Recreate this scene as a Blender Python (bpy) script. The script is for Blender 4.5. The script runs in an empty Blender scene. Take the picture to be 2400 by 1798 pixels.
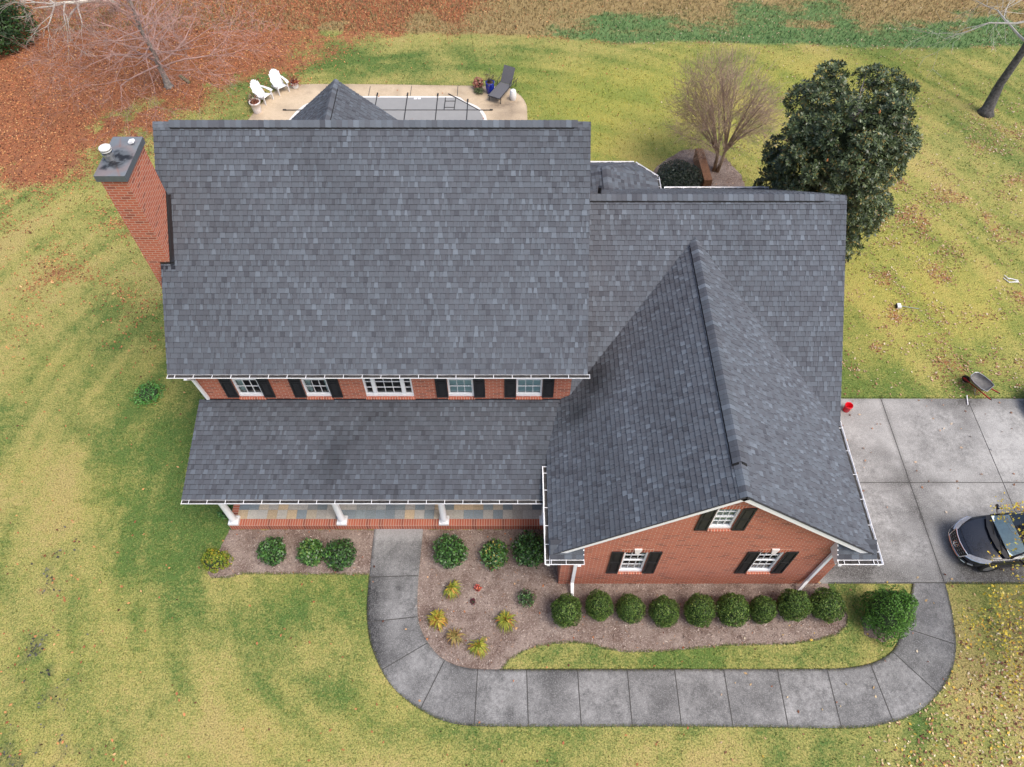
import bpy, bmesh, math, random
import numpy as np
from mathutils import Vector, Matrix
R = math.radians
S = bpy.context.scene
C = S.collection

# ---------------------------------------------------------------- camera, sky, sun, exposure
cam_d = bpy.data.cameras.new('camera')
cam = bpy.data.objects.new('camera', cam_d)
C.objects.link(cam)
cam.location = (0, 0, 21)
cam.rotation_euler = (R(34.894), 0, 0)
cam_d.sensor_width = 36
cam_d.lens = 25.83
cam_d.clip_end = 2000
S.camera = cam

SUN_EL, SUN_AZ = 60, 128
world = bpy.data.worlds.new('World')
S.world = world
world.use_nodes = True
wn = world.node_tree
bg = wn.nodes['Background']
sky = wn.nodes.new('ShaderNodeTexSky')
sky.sky_type = 'NISHITA'
sky.sun_disc = False
sky.sun_elevation = R(SUN_EL)
sky.sun_rotation = R(SUN_AZ)
sky.air_density = 1.0
sky.dust_density = 4.0
sky.ozone_density = 0.6
wn.links.new(sky.outputs['Color'], bg.inputs['Color'])
bg.inputs['Strength'].default_value = 0.14

sun_d = bpy.data.lights.new('sun', 'SUN')
sun = bpy.data.objects.new('sun', sun_d)
C.objects.link(sun)
sun_d.energy = 1.45
sun_d.angle = R(30)
sun_d.color = (1.0, 0.96, 0.91)
_az, _el = R(SUN_AZ), R(SUN_EL)
sd = Vector((math.sin(_az) * math.cos(_el), math.cos(_az) * math.cos(_el), math.sin(_el)))
sun.rotation_euler = sd.to_track_quat('Z', 'Y').to_euler()
sun.location = sd * 60

S.view_settings.view_transform = 'Standard'
S.view_settings.look = 'None'
S.view_settings.exposure = 0.72
S.view_settings.gamma = 1

# ---------------------------------------------------------------- materials
MATS = {}
def newmat(name):
    m = bpy.data.materials.new(name)
    m.use_nodes = True
    nt = m.node_tree
    b = nt.nodes['Principled BSDF']
    MATS[name] = m
    return m, nt, b
def node(nt, typ, **kw):
    n = nt.nodes.new(typ)
    for k, v in kw.items():
        if k in n.inputs: n.inputs[k].default_value = v
        else: setattr(n, k, v)
    return n
def link(nt, a, b): nt.links.new(a, b)
def mixc(nt, fac, a, b, mode='MIX'):
    n = nt.nodes.new('ShaderNodeMix'); n.data_type = 'RGBA'; n.blend_type = mode
    for v, i in ((fac, 0), (a, 6), (b, 7)):
        if hasattr(v, 'links'): nt.links.new(v, n.inputs[i])
        else: n.inputs[i].default_value = v if i == 0 else (tuple(v) + (1,))[:4]
    return n.outputs[2]
def mathn(nt, op, a, b=0.0, clamp=False):
    n = nt.nodes.new('ShaderNodeMath'); n.operation = op; n.use_clamp = clamp
    for v, i in ((a, 0), (b, 1)):
        if hasattr(v, 'links'): nt.links.new(v, n.inputs[i])
        else: n.inputs[i].default_value = v
    return n.outputs[0]
def maprange(nt, v, a, b, c=0, d=1):
    n = nt.nodes.new('ShaderNodeMapRange')
    nt.links.new(v, n.inputs[0])
    for i, x in enumerate((a, b, c, d)): n.inputs[i + 1].default_value = x
    return n.outputs[0]
def noise(nt, scale, detail=3, rough=.6, vec=None):
    n = node(nt, 'ShaderNodeTexNoise', Scale=scale, Detail=detail, Roughness=rough)
    if vec is not None: nt.links.new(vec, n.inputs['Vector'])
    return n.outputs['Fac']
def pos(nt): return nt.nodes.new('ShaderNodeNewGeometry').outputs['Position']
def objco(nt): return nt.nodes.new('ShaderNodeTexCoord').outputs['Object']
def bump(nt, b, h, strength=.3, dist=.02):
    n = node(nt, 'ShaderNodeBump', Strength=strength, Distance=dist)
    nt.links.new(h, n.inputs['Height']); nt.links.new(n.outputs['Normal'], b.inputs['Normal'])

def plain(name, col, rough=.6, metal=0., var=.15, scale=12, spec=.5, bmp=0.):
    m, nt, b = newmat(name)
    f = noise(nt, scale, 4, .6, objco(nt))
    c = mixc(nt, maprange(nt, f, .3, .7), [x * (1 - var) for x in col], [min(1, x * (1 + var)) for x in col])
    link(nt, c, b.inputs['Base Color'])
    b.inputs['Roughness'].default_value = rough
    b.inputs['Metallic'].default_value = metal
    b.inputs['Specular IOR Level'].default_value = spec
    if bmp: bump(nt, b, f, bmp, .01)
    return m
def attrmat(name, rough=.8, grain=0., gscale=300, spec=.3, trans=0., bmp=0.):
    m, nt, b = newmat(name)
    a = node(nt, 'ShaderNodeAttribute', attribute_name='col').outputs['Color']
    if grain:
        f = noise(nt, gscale, 2, .7, pos(nt))
        f = maprange(nt, f, .25, .75, 1 - grain, 1 + grain)
        v = nt.nodes.new('ShaderNodeVectorMath'); v.operation = 'SCALE'
        link(nt, a, v.inputs[0]); link(nt, f, v.inputs['Scale'])
        a = v.outputs[0]
        if bmp: bump(nt, b, f, bmp, .01)
    link(nt, a, b.inputs['Base Color'])
    b.inputs['Roughness'].default_value = rough
    b.inputs['Specular IOR Level'].default_value = spec
    if trans:
        out = nt.nodes['Material Output']
        t = nt.nodes.new('ShaderNodeBsdfTranslucent'); link(nt, a, t.inputs['Color'])
        mx = node(nt, 'ShaderNodeMixShader', Fac=trans)
        link(nt, b.outputs[0], mx.inputs[1]); link(nt, t.outputs[0], mx.inputs[2]); link(nt, mx.outputs[0], out.inputs['Surface'])
    return m

def brickmat(name, bw, rh, off, mort=.011, rot=False):
    m, nt, b = newmat(name)
    uv = nt.nodes.new('ShaderNodeUVMap').outputs[0]
    br = node(nt, 'ShaderNodeTexBrick', Color1=(1, 1, 1, 1), Color2=(0, 0, 0, 1), Mortar=(.5, .5, .5, 1), Scale=1.0)
    br.inputs['Mortar Size'].default_value = mort
    br.inputs['Mortar Smooth'].default_value = .1
    br.inputs['Brick Width'].default_value = bw
    br.inputs['Row Height'].default_value = rh
    br.offset = off; br.squash = 1
    link(nt, uv, br.inputs['Vector'])
    cr = nt.nodes.new('ShaderNodeValToRGB')
    link(nt, br.outputs['Color'], cr.inputs[0])
    e = cr.color_ramp.elements
    e[0].position = 0; e[0].color = (.145, .045, .04, 1)
    e[1].position = 1; e[1].color = (.52, .145, .078, 1)
    for p, c in ((.09, (.16, .042, .036, 1)), (.13, (.37, .085, .051, 1)), (.5, (.44, .108, .062, 1))):
        x = e.new(p); x.color = c
    n1 = noise(nt, 2.2, 4, .6, pos(nt)); n2 = noise(nt, 40, 3, .7, pos(nt))
    c = mixc(nt, .38, cr.outputs[0], mixc(nt, n1, (.32, .078, .046), (.52, .165, .092)))
    c = mixc(nt, br.outputs['Fac'], c, (.50, .33, .25))
    c = mixc(nt, maprange(nt, n2, .3, .7, 0, .3), c, (.30, .13, .09))
    link(nt, c, b.inputs['Base Color'])
    b.inputs['Roughness'].default_value = .9
    b.inputs['Specular IOR Level'].default_value = .2
    bump(nt, b, mathn(nt, 'MULTIPLY_ADD', br.outputs['Fac'], -1), .5, .008)
    return m
brickmat('brick', .213, .0765, .5, .0095)
brickmat('soldier_brick', .0765, .215, 0)

attrmat('shingle', .92, .20, 120, .25, 0, .25)
attrmat('leaf', .5, 0, 1, .35, .25)
attrmat('glossy_leaf', .38, 0, 1, .5, .12)
attrmat('dry_leaf', .8, 0, 1, .15, .2)
attrmat('blade', .6, 0, 1, .3, .3)
attrmat('chip', .95, 0, 1, .1)
attrmat('slate', .75, .22, 25, .3, 0, .2)
plain('white_paint', (.80, .80, .81), .45, var=.03)
plain('white_plastic', (.76, .76, .77), .4, var=.02)
plain('black_paint', (.018, .018, .020), .4, var=.3, spec=.4)
plain('flashing_metal', (.012, .012, .014), .35, var=.3)
plain('roof_deck', (.05, .05, .058), .9)
plain('vent_dark', (.008, .008, .009), .9)
plain('interior', (.06, .05, .045), .9, var=.4, scale=2)
plain('curtain', (.62, .70, .70), .9, var=.1, scale=5)
plain('blind', (.50, .66, .70), .8, var=.06)
plain('gutter_debris', (.035, .032, .03), .95, var=.8, scale=14)
plain('bark_grey', (.20, .18, .16), .95, var=.6, scale=9, bmp=.6)
plain('bark_dark', (.085, .080, .078), .95, var=.7, scale=8, bmp=.6)
plain('bark_pale', (.55, .52, .45), .8, var=.25, scale=6)
plain('bark_tan', (.26, .18, .11), .85, var=.3, scale=9)
plain('twig_pink', (.36, .23, .20), .9, var=.35, scale=2)
plain('twig_myrtle', (.33, .235, .175), .9, var=.3)
plain('twig_pale', (.42, .40, .36), .9, var=.2)
plain('twig_dark', (.11, .085, .06), .9, var=.3)
plain('pool_cover', (.255, .255, .25), .8, var=.04, scale=3)
plain('strap', (.02, .02, .022), .8)
plain('coping', (.66, .64, .60), .7, var=.05)
plain('terracotta_white', (.74, .68, .65), .7, var=.08)
plain('soil', (.10, .05, .035), .95, var=.4)
plain('blue_glaze', (.012, .03, .33), .12, var=.25, scale=4, spec=.6)
plain('wicker', (.105, .105, .115), .8, var=.3, scale=60)
plain('dark_metal', (.03, .028, .027), .5)
plain('red_plastic', (.72, .010, .028), .35, var=.05)
plain('red_wood', (.30, .010, .014), .5, var=.2)
plain('tray_metal', (.16, .155, .15), .65, var=.25, scale=7, metal=.2)
plain('rubber', (.015, .015, .015), .8)
plain('steel', (.45, .46, .48), .35, metal=.8)
plain('car_paint', (.020, .023, .032), .14, var=.05, spec=.8, metal=.2)
plain('cap_white', (.62, .62, .61), .5, var=.1)
plain('car_white', (.72, .72, .72), .25, var=.03)
plain('car_black', (.010, .010, .011), .35)
plain('chrome', (.75, .76, .78), .12, metal=1., var=.03)
plain('lamp_lens', (.30, .31, .33), .08, var=.2, scale=20, spec=.8)
plain('seat_cloth', (.09, .11, .13), .8)
plain('sunshade_reflection', (.72, .82, .82), .5, var=.1)
plain('cap_grey', (.105, .12, .135), .5, var=.12, metal=.2)
plain('plank', (.14, .12, .06), .95, var=.4, scale=10)
plain('timber', (.24, .115, .06), .9, var=.3, scale=10)
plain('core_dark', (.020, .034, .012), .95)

m, nt, b = newmat('chimney_cap')
d = node(nt, 'ShaderNodeAttribute', attribute_name='soot')
sx = nt.nodes.new('ShaderNodeSeparateColor'); link(nt, d.outputs['Color'], sx.inputs[0])
c = mixc(nt, noise(nt, 8, 3, .6, pos(nt)), (.13, .148, .165), (.185, .20, .215))
c = mixc(nt, sx.outputs[1], c, (.25, .11, .07))
c = mixc(nt, sx.outputs[0], c, (.012, .012, .014))
link(nt, c, b.inputs['Base Color']); b.inputs['Roughness'].default_value = .5

m, nt, b = newmat('glass')
nt.nodes.remove(b)
out = nt.nodes['Material Output']
tr = node(nt, 'ShaderNodeBsdfTransparent', Color=(.86, .93, .93, 1))
gl = node(nt, 'ShaderNodeBsdfGlossy', Roughness=.02)
fr = node(nt, 'ShaderNodeFresnel', IOR=1.6)
mx = nt.nodes.new('ShaderNodeMixShader')
link(nt, fr.outputs[0], mx.inputs[0]); link(nt, tr.outputs[0], mx.inputs[1]); link(nt, gl.outputs[0], mx.inputs[2])
link(nt, mx.outputs[0], out.inputs['Surface'])

# concrete: stain attribute R dark stain, G pale clouds
def concrete(name, pale, mid, dark, speck):
    m, nt, b = newmat(name)
    a = node(nt, 'ShaderNodeAttribute', attribute_name='stain').outputs['Color']
    s = nt.nodes.new('ShaderNodeSeparateColor'); link(nt, a, s.inputs[0])
    P = pos(nt)
    n1 = noise(nt, 1.6, 6, .62, P); n2 = noise(nt, 38, 4, .75, P); n3 = noise(nt, 9, 4, .65, P)
    c = mixc(nt, maprange(nt, mathn(nt, 'ADD', mathn(nt, 'MULTIPLY', n1, .5), mathn(nt, 'MULTIPLY', n3, .5)), .40, .66), mid, pale)
    c = mixc(nt, mathn(nt, 'MULTIPLY', s.outputs[1], .7), c, pale)
    st = mathn(nt, 'MULTIPLY', s.outputs[0], maprange(nt, n3, .25, .6, .5, 1.15), True)
    c = mixc(nt, st, c, dark)
    c = mixc(nt, maprange(nt, n2, .52, .75, 0, speck), c, [min(1, x * 1.6) for x in pale])
    c = mixc(nt, maprange(nt, n2, .48, .25, 0, .6), c, dark)
    link(nt, c, b.inputs['Base Color'])
    b.inputs['Roughness'].default_value = .92
    b.inputs['Specular IOR Level'].default_value = .2
    bump(nt, b, n2, .3, .006)
concrete('walk_concrete', (.31, .306, .30), (.135, .134, .132), (.04, .04, .041), .6)
concrete('drive_concrete', (.43, .425, .41), (.195, .192, .186), (.07, .067, .063), .7)
concrete('deck_concrete', (.56, .45, .32), (.44, .345, .235), (.13, .10, .075), .3)
plain('joint', (.055, .053, .05), .95)

# lawn: mask R tone (0 straw, 1 green), G leaf litter, B rough field, A unused; mask2 R yellow, G dark tufts
m, nt, b = newmat('lawn')
P = pos(nt)
a1 = node(nt, 'ShaderNodeAttribute', attribute_name='mask').outputs['Color']
a2 = node(nt, 'ShaderNodeAttribute', attribute_name='mask2').outputs['Color']
s1 = nt.nodes.new('ShaderNodeSeparateColor'); link(nt, a1, s1.inputs[0])
s2 = nt.nodes.new('ShaderNodeSeparateColor'); link(nt, a2, s2.inputs[0])
nf = noise(nt, 13, 4, .75, P); nm = noise(nt, 3.6, 5, .7, P); ng = noise(nt, 24, 3, .75, P)
tone = mathn(nt, 'ADD', s1.outputs[0], maprange(nt, nm, .3, .7, -.26, .26))
tone = mathn(nt, 'ADD', tone, maprange(nt, nf, .3, .7, -.34, .34), True)
cr = nt.nodes.new('ShaderNodeValToRGB'); link(nt, tone, cr.inputs[0])
e = cr.color_ramp.elements
e[0].position = 0; e[0].color = (.42, .335, .13, 1)
e[1].position = 1; e[1].color = (.080, .155, .036, 1)
for p, cc in ((.28, (.37, .335, .108, 1)), (.52, (.278, .280, .084, 1)), (.76, (.172, .212, .057, 1))):
    x = e.new(p); x.color = cc
c = mixc(nt, s2.outputs[0], cr.outputs[0], mixc(nt, tone, (.46, .395, .082), (.268, .302, .060)))
# rough field
fc = mixc(nt, maprange(nt, mathn(nt, 'ADD', s2.outputs[2], maprange(nt, nm, .3, .7, -.45, .45)), .3, .7), (.34, .245, .115), (.125, .222, .082))
fc = mixc(nt, maprange(nt, nf, .42, .3, 0, .6), fc, (.07, .07, .025))
c = mixc(nt, s1.outputs[2], c, fc)
c = mixc(nt, maprange(nt, ng, .55, .32, 0, .9), c, (.058, .066, .024))
c = mixc(nt, maprange(nt, ng, .55, .75, 0, .5), c, (.46, .40, .2))
c = mixc(nt, mathn(nt, 'MULTIPLY', s2.outputs[1], .45), c, (.06, .062, .05))
# litter base
lf = maprange(nt, mathn(nt, 'ADD', s1.outputs[1], mathn(nt, 'ADD', maprange(nt, nf, .3, .7, -.40, .40), maprange(nt, nm, .3, .7, -.25, .25))), .40, .60)
lc = mixc(nt, maprange(nt, ng, .35, .65), (.125, .048, .028), (.44, .185, .088))
lc = mixc(nt, maprange(nt, noise(nt, .9, 4, .65, P), .46, .68, 0, .65), lc, mixc(nt, maprange(nt, ng, .35, .65), (.085, .042, .028), (.30, .145, .08)))
c = mixc(nt, lf, c, lc)
link(nt, c, b.inputs['Base Color'])
b.inputs['Roughness'].default_value = .95
b.inputs['Specular IOR Level'].default_value = .1
bump(nt, b, mathn(nt, 'ADD', nf, mathn(nt, 'MULTIPLY', ng, .7)), .55, .05)

m, nt, b = newmat('mulch')
P = pos(nt)
n1 = noise(nt, 1.4, 4, .6, P); n2 = noise(nt, 16, 5, .8, P); n3 = noise(nt, 34, 3, .8, P)
c = mixc(nt, maprange(nt, n1, .38, .62), (.160, .112, .092), (.285, .225, .192))
c = mixc(nt, maprange(nt, n2, .5, .3, 0, .85), c, (.065, .040, .032))
c = mixc(nt, maprange(nt, n3, .52, .72, 0, .85), c, (.56, .46, .40))
link(nt, c, b.inputs['Base Color']); b.inputs['Roughness'].default_value = .97; b.inputs['Specular IOR Level'].default_value = .1
bump(nt, b, mathn(nt, 'ADD', n2, n3), .7, .03)

# ---------------------------------------------------------------- mesh helpers
def wloc(o):
    v = Vector((0, 0, 0))
    while o is not None:
        v += o.location; o = o.parent
    return v
class MB:
    def __init__(s): s.v = []; s.f = []; s.m = []; s.c = []; s.uv = {}
    def face(s, pts, mat=0, col=None, uv=None):
        i = len(s.v); s.v.extend([tuple(p) for p in pts]); s.f.append(tuple(range(i, i + len(pts))))
        s.m.append(mat); s.c.append(col)
        if uv: s.uv[len(s.f) - 1] = uv
        return s
    def box(s, x0, x1, y0, y1, z0, z1, mat=0, col=None, skip=''):
        p = [(x0, y0, z0), (x1, y0, z0), (x1, y1, z0), (x0, y1, z0), (x0, y0, z1), (x1, y0, z1), (x1, y1, z1), (x0, y1, z1)]
        for k, q in (('b', (3, 2, 1, 0)), ('t', (4, 5, 6, 7)), ('f', (0, 1, 5, 4)), ('r', (1, 2, 6, 5)), ('k', (2, 3, 7, 6)), ('l', (3, 0, 4, 7))):
            if k not in skip: s.face([p[j] for j in q], mat, col)
        return s
    def obox(s, o, ax, ay, az, mat=0, col=None):
        """oriented box: corner o and three edge vectors"""
        o = Vector(o); ax = Vector(ax); ay = Vector(ay); az = Vector(az)
        if ax.cross(ay).dot(az) < 0: ax, ay = ay, ax
        p = [o, o + ax, o + ax + ay, o + ay]; p += [q + az for q in p]
        for q in ((3, 2, 1, 0), (4, 5, 6, 7), (0, 1, 5, 4), (1, 2, 6, 5), (2, 3, 7, 6), (3, 0, 4, 7)):
            s.face([p[j] for j in q], mat, col)
        return s
    def tube(s, pts, rad, n=6, mat=0, col=None, cap=True):
        pts = [Vector(p) for p in pts]
        if not hasattr(rad, '__len__'): rad = [rad] * len(pts)
        base = len(s.v)
        prev = None
        for i, p in enumerate(pts):
            d = (pts[min(i + 1, len(pts) - 1)] - pts[max(i - 1, 0)]).normalized()
            if prev is None:
                a = d.cross(Vector((0, 0, 1)));
                if a.length < 1e-3: a = d.cross(Vector((1, 0, 0)))
            else: a = prev - d * prev.dot(d)
            a.normalize(); prev = a
            bb = d.cross(a)
            for k in range(n):
                t = 2 * math.pi * k / n
                s.v.append(tuple(p + (a * math.cos(t) + bb * math.sin(t)) * rad[i]))
        for i in range(len(pts) - 1):
            for k in range(n):
                k2 = (k + 1) % n
                s.f.append((base + i * n + k, base + i * n + k2, base + (i + 1) * n + k2, base + (i + 1) * n + k)); s.m.append(mat); s.c.append(col)
        if cap:
            s.f.append(tuple(base + k for k in range(n))[::-1]); s.m.append(mat); s.c.append(col)
            s.f.append(tuple(base + (len(pts) - 1) * n + k for k in range(n))); s.m.append(mat); s.c.append(col)
        return s
    def lathe(s, prof, n=24, mat=0, c=(0, 0, 0), col=None):
        base = len(s.v)
        for r, z in prof:
            for k in range(n):
                t = 2 * math.pi * k / n
                s.v.append((c[0] + r * math.cos(t), c[1] + r * math.sin(t), c[2] + z))
        for i in range(len(prof) - 1):
            for k in range(n):
                k2 = (k + 1) % n
                s.f.append((base + i * n + k, base + i * n + k2, base + (i + 1) * n + k2, base + (i + 1) * n + k)); s.m.append(mat); s.c.append(col)
        return s
    def prism(s, poly, z0, z1, mat=0, side=None, bottom=False):
        n = len(poly)
        s.face([(x, y, z1) for x, y in poly], mat)
        for i in range(n):
            a, b2 = poly[i], poly[(i + 1) % n]
            s.face([(a[0], a[1], z0), (b2[0], b2[1], z0), (b2[0], b2[1], z1), (a[0], a[1], z1)], mat if side is None else side)
        return s
    def build(s, name, mats, parent=None, smooth=False, bevel=0., weld=False, clips=None, local=False, subsurf=0):
        me = bpy.data.meshes.new(name)
        off = Vector((0, 0, 0)) if local or parent is None else wloc(parent)
        vs = [(x - off.x, y - off.y, z - off.z) for x, y, z in s.v] if off.length else s.v
        me.from_pydata(vs, [], s.f)
        if isinstance(mats, str): mats = [mats]
        for mm in mats: me.materials.append(MATS[mm])
        me.polygons.foreach_set('material_index', s.m)
        nl = len(me.loops)
        uvl = me.uv_layers.new(name='UVMap')
        uv = np.zeros((nl, 2), np.float32); co = np.array(s.v, dtype=np.float64)
        cl = None
        if any(c is not None for c in s.c): cl = np.ones((nl, 4), np.float32)
        li = 0
        for fi, f in enumerate(s.f):
            k = len(f)
            if fi in s.uv: uv[li:li + k] = s.uv[fi]
            elif k >= 3 and nl < 400000 and cl is None:
                q = co[list(f)]
                nrm = np.abs(np.cross(q[1] - q[0], q[2] - q[0]))
                ax = int(np.argmax(nrm))
                uv[li:li + k] = q[:, (1, 2)] if ax == 0 else (q[:, (0, 2)] if ax == 1 else q[:, (0, 1)])
            if cl is not None and s.c[fi] is not None: cl[li:li + k, :3] = s.c[fi]
            li += k
        uvl.data.foreach_set('uv', uv.ravel())
        if cl is not None:
            ca = me.color_attributes.new('col', 'FLOAT_COLOR', 'CORNER'); ca.data.foreach_set('color', cl.ravel())
        if clips or weld:
            bm = bmesh.new(); bm.from_mesh(me)
            if weld: bmesh.ops.remove_doubles(bm, verts=bm.verts, dist=1e-4)
            for p, n in (clips or []):
                bmesh.ops.bisect_plane(bm, geom=bm.verts[:] + bm.edges[:] + bm.faces[:], plane_co=Vector(p) - off, plane_no=n, clear_outer=True)
            bm.to_mesh(me); bm.free()
        if smooth: me.polygons.foreach_set('use_smooth', [True] * len(me.polygons))
        me.update()
        o = bpy.data.objects.new(name, me); C.objects.link(o)
        if parent is not None: o.parent = parent
        if bevel:
            md = o.modifiers.new('bevel', 'BEVEL'); md.width = bevel; md.segments = 2; md.limit_method = 'ANGLE'
        if subsurf:
            md = o.modifiers.new('subsurf', 'SUBSURF'); md.levels = subsurf; md.render_levels = subsurf
        return o
def thing(name, label, cat, loc=(0, 0, 0), rz=0., group=None):
    o = bpy.data.objects.new(name, None); C.objects.link(o); o.empty_display_size = .2
    o.location = loc; o.rotation_euler = (0, 0, rz); o['label'] = label; o['category'] = cat
    if group: o['group'] = group
    return o
def tag(o, label, cat, group=None):
    o['label'] = label; o['category'] = cat
    if group: o['group'] = group
    return o
def struct(o, kind='structure', label=None, cat=None):
    o['kind'] = kind
    if label: o['label'] = label; o['category'] = cat
    return o
def dup(root, loc, rz, label, scale=None):
    r = root.copy(); C.objects.link(r); r.location = loc; r.rotation_euler = (0, 0, rz); r['label'] = label
    if scale: r.scale = scale
    for ch in root.children:
        c2 = ch.copy(); C.objects.link(c2); c2.parent = r
        for gch in ch.children:
            d2 = gch.copy(); C.objects.link(d2); d2.parent = c2
    return r

def vnoise(x, y, seed=0):
    xi = np.floor(x).astype(np.int64); yi = np.floor(y).astype(np.int64)
    fx = x - xi; fy = y - yi
    fx = fx * fx * (3 - 2 * fx); fy = fy * fy * (3 - 2 * fy)
    def h(a, c):
        n = (a * 374761393 + c * 668265263 + seed * 1442695041) & 0xffffffff
        n = ((n ^ (n >> 13)) * 1274126177) & 0xffffffff
        return ((n ^ (n >> 16)) & 0xffff) / 65535.0
    return (h(xi, yi) * (1 - fx) + h(xi + 1, yi) * fx) * (1 - fy) + (h(xi, yi + 1) * (1 - fx) + h(xi + 1, yi + 1) * fx) * fy
def fbm(x, y, sc, seed=0, oc=4):
    t = np.zeros_like(x); a = 1.; n = 0.
    for o in range(oc):
        t += a * vnoise(x / sc + 31.7 * o, y / sc + 17.3 * o, seed + o); n += a; a *= .55; sc /= 2.03
    return t / n
def sstep(a, b2, x):
    t = np.clip((x - a) / (b2 - a), 0, 1); return t * t * (3 - 2 * t)
def setattr_pt(me, name, arr):
    a = me.color_attributes.new(name, 'FLOAT_COLOR', 'POINT')
    full = np.ones((len(me.vertices), 4), np.float32); full[:, :arr.shape[1]] = arr
    a.data.foreach_set('color', full.ravel())
def grid_mesh(name, X, Y, Z, mat, parent=None):
    ny, nx = X.shape
    me = bpy.data.meshes.new(name)
    v = np.stack([X.ravel(), Y.ravel(), Z.ravel()], 1)
    i = np.arange(nx * ny).reshape(ny, nx)
    q = np.stack([i[:-1, :-1].ravel(), i[:-1, 1:].ravel(), i[1:, 1:].ravel(), i[1:, :-1].ravel()], 1)
    me.vertices.add(len(v)); me.vertices.foreach_set('co', v.astype(np.float32).ravel())
    me.loops.add(q.size); me.loops.foreach_set('vertex_index', q.astype(np.int32).ravel())
    me.polygons.add(len(q)); me.polygons.foreach_set('loop_start', np.arange(0, q.size, 4, dtype=np.int32))
    me.update(calc_edges=True)
    me.materials.append(MATS[mat])
    o = bpy.data.objects.new(name, me); C.objects.link(o)
    if parent: o.parent = parent
    return o
def quads_mesh(name, V, cols, mat, parent=None, fs=4, local=True):
    """V (n, fs, 3) separate faces with colours (n,3)"""
    n = len(V); me = bpy.data.meshes.new(name)
    v = V.reshape(-1, 3).astype(np.float32)
    if parent is not None and not local: v = v - np.array(wloc(parent), np.float32)
    me.vertices.add(len(v)); me.vertices.foreach_set('co', v.ravel())
    me.loops.add(n * fs); me.loops.foreach_set('vertex_index', np.arange(n * fs, dtype=np.int32))
    me.polygons.add(n); me.polygons.foreach_set('loop_start', np.arange(0, n * fs, fs, dtype=np.int32))
    me.update(calc_edges=True)
    ca = me.color_attributes.new('col', 'FLOAT_COLOR', 'CORNER')
    cc = np.ones((n, fs, 4), np.float32); cc[:, :, :3] = cols[:, None, :]
    ca.data.foreach_set('color', cc.ravel())
    me.materials.append(MATS[mat])
    o = bpy.data.objects.new(name, me); C.objects.link(o)
    if parent is not None: o.parent = parent
    return o
def leaf_quads(rs, P, N, size, asp=.5, jit=.5, fold=True):
    """leaf shaped quads (rhombus-like) at P with normals near N"""
    n = len(P)
    N = N + rs.normal(0, jit, (n, 3)); N /= np.linalg.norm(N, axis=1, keepdims=True) + 1e-9
    T = rs.normal(0, 1, (n, 3)); T -= N * np.sum(T * N, 1, keepdims=True); T /= np.linalg.norm(T, axis=1, keepdims=True) + 1e-9
    B = np.cross(N, T)
    sz = (size * rs.uniform(.65, 1.3, n))[:, None]
    w = sz * asp
    return np.stack([P - T * sz * .5, P + B * w * .5 - T * sz * .05, P + T * sz * .5, P - B * w * .5 - T * sz * .05], 1)
def pal(rs, n, cols, w=None, jit=.15):
    cols = np.array(cols, float); k = rs.choice(len(cols), n, p=w)
    return np.clip(cols[k] * (1 + rs.normal(0, jit, (n, 1))), .004, 1)
RS = np.random.RandomState(7)

# ---------------------------------------------------------------- ground
OUT = [(-4.2,9.20),(-4.21,8.8),(-4.2,7.82),(-4.18,6.91),(-4.11,6.37),(-3.94,5.73),(-3.58,5.07),(-3.24,4.63),(-2.79,4.28),(-2.44,4.07),(-1.98,3.84),(-1.48,3.7),(-.95,3.66),(.39,3.65),(4.49,3.66),(5.79,3.65),(7.24,3.63),(8.61,3.61),(9.27,3.63),(10.04,3.75),(10.76,3.98),(11.45,4.43),(12.01,4.99),(12.35,5.61),(12.46,6.03),(12.57,6.55),(12.64,7.08),(12.67,7.5)]
INN = [(-2.72,9.20),(-2.73,8.45),(-2.75,7.73),(-2.74,7.08),(-2.69,6.5),(-2.55,6.11),(-2.33,5.78),(-2.12,5.52),(-1.85,5.32),(-1.5,5.17),(-.95,5.08),(-.32,5.08),(4.68,5.09),(8.62,5.09),(9.26,5.12),(9.89,5.23),(10.31,5.4),(10.63,5.61),(10.85,5.9),(11.0,6.24),(11.35,6.82),(11.59,7.18),(11.74,7.5)]
JOINTS = [((-2.75,7.73),(-4.18,7.69)),((-2.69,6.52),(-4.1,6.37)),((-2.35,5.8),(-3.57,5.07)),((-1.86,5.32),(-2.44,4.07)),((-.94,5.08),(-.99,3.68)),((.4,5.08),(.43,3.66)),((1.79,5.08),(1.82,3.66)),((3.15,5.08),(3.16,3.66)),((4.45,5.08),(4.45,3.66)),((5.79,5.09),(5.8,3.66)),((7.26,5.09),(7.25,3.64)),((8.62,5.09),(8.64,3.62)),((9.85,5.22),(10.04,3.76)),((10.55,5.56),(11.47,4.45)),((11.0,6.24),(12.37,5.75))]
MULCH_L = [(-8.63,9.19),(-8.7,8.96),(-8.75,8.72),(-8.96,8.13),(-9.01,7.82),(-8.84,7.68),(-8.34,7.68),(-8.0,7.8),(-6.9,7.79),(-5.03,7.78),(-4.15,7.77),(-4.15,9.19)]
MULCH_EDGE = [(-.32,5.05),(-.06,5.35),(.32,5.58),(.8,5.73),(1.28,5.8),(1.8,5.81),(2.23,5.76),(2.57,5.65),(3.12,5.56),(4.27,5.57),(4.75,5.63),(6.06,5.74),(7.78,5.77),(8.55,5.88),(9.15,6.03),(9.48,6.29),(9.57,6.55),(9.48,6.82),(9.29,7.27),(9.25,7.52)]
MULCH_R = [(-2.76,9.19),(-2.77,8.45),(-2.79,7.73),(-2.78,7.08),(-2.73,6.5),(-2.59,6.11),(-2.37,5.76),(-2.16,5.48),(-1.87,5.28),(-1.5,5.12),(-.95,5.04)] + MULCH_EDGE + [(1.42,7.54),(1.42,9.19)]
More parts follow.
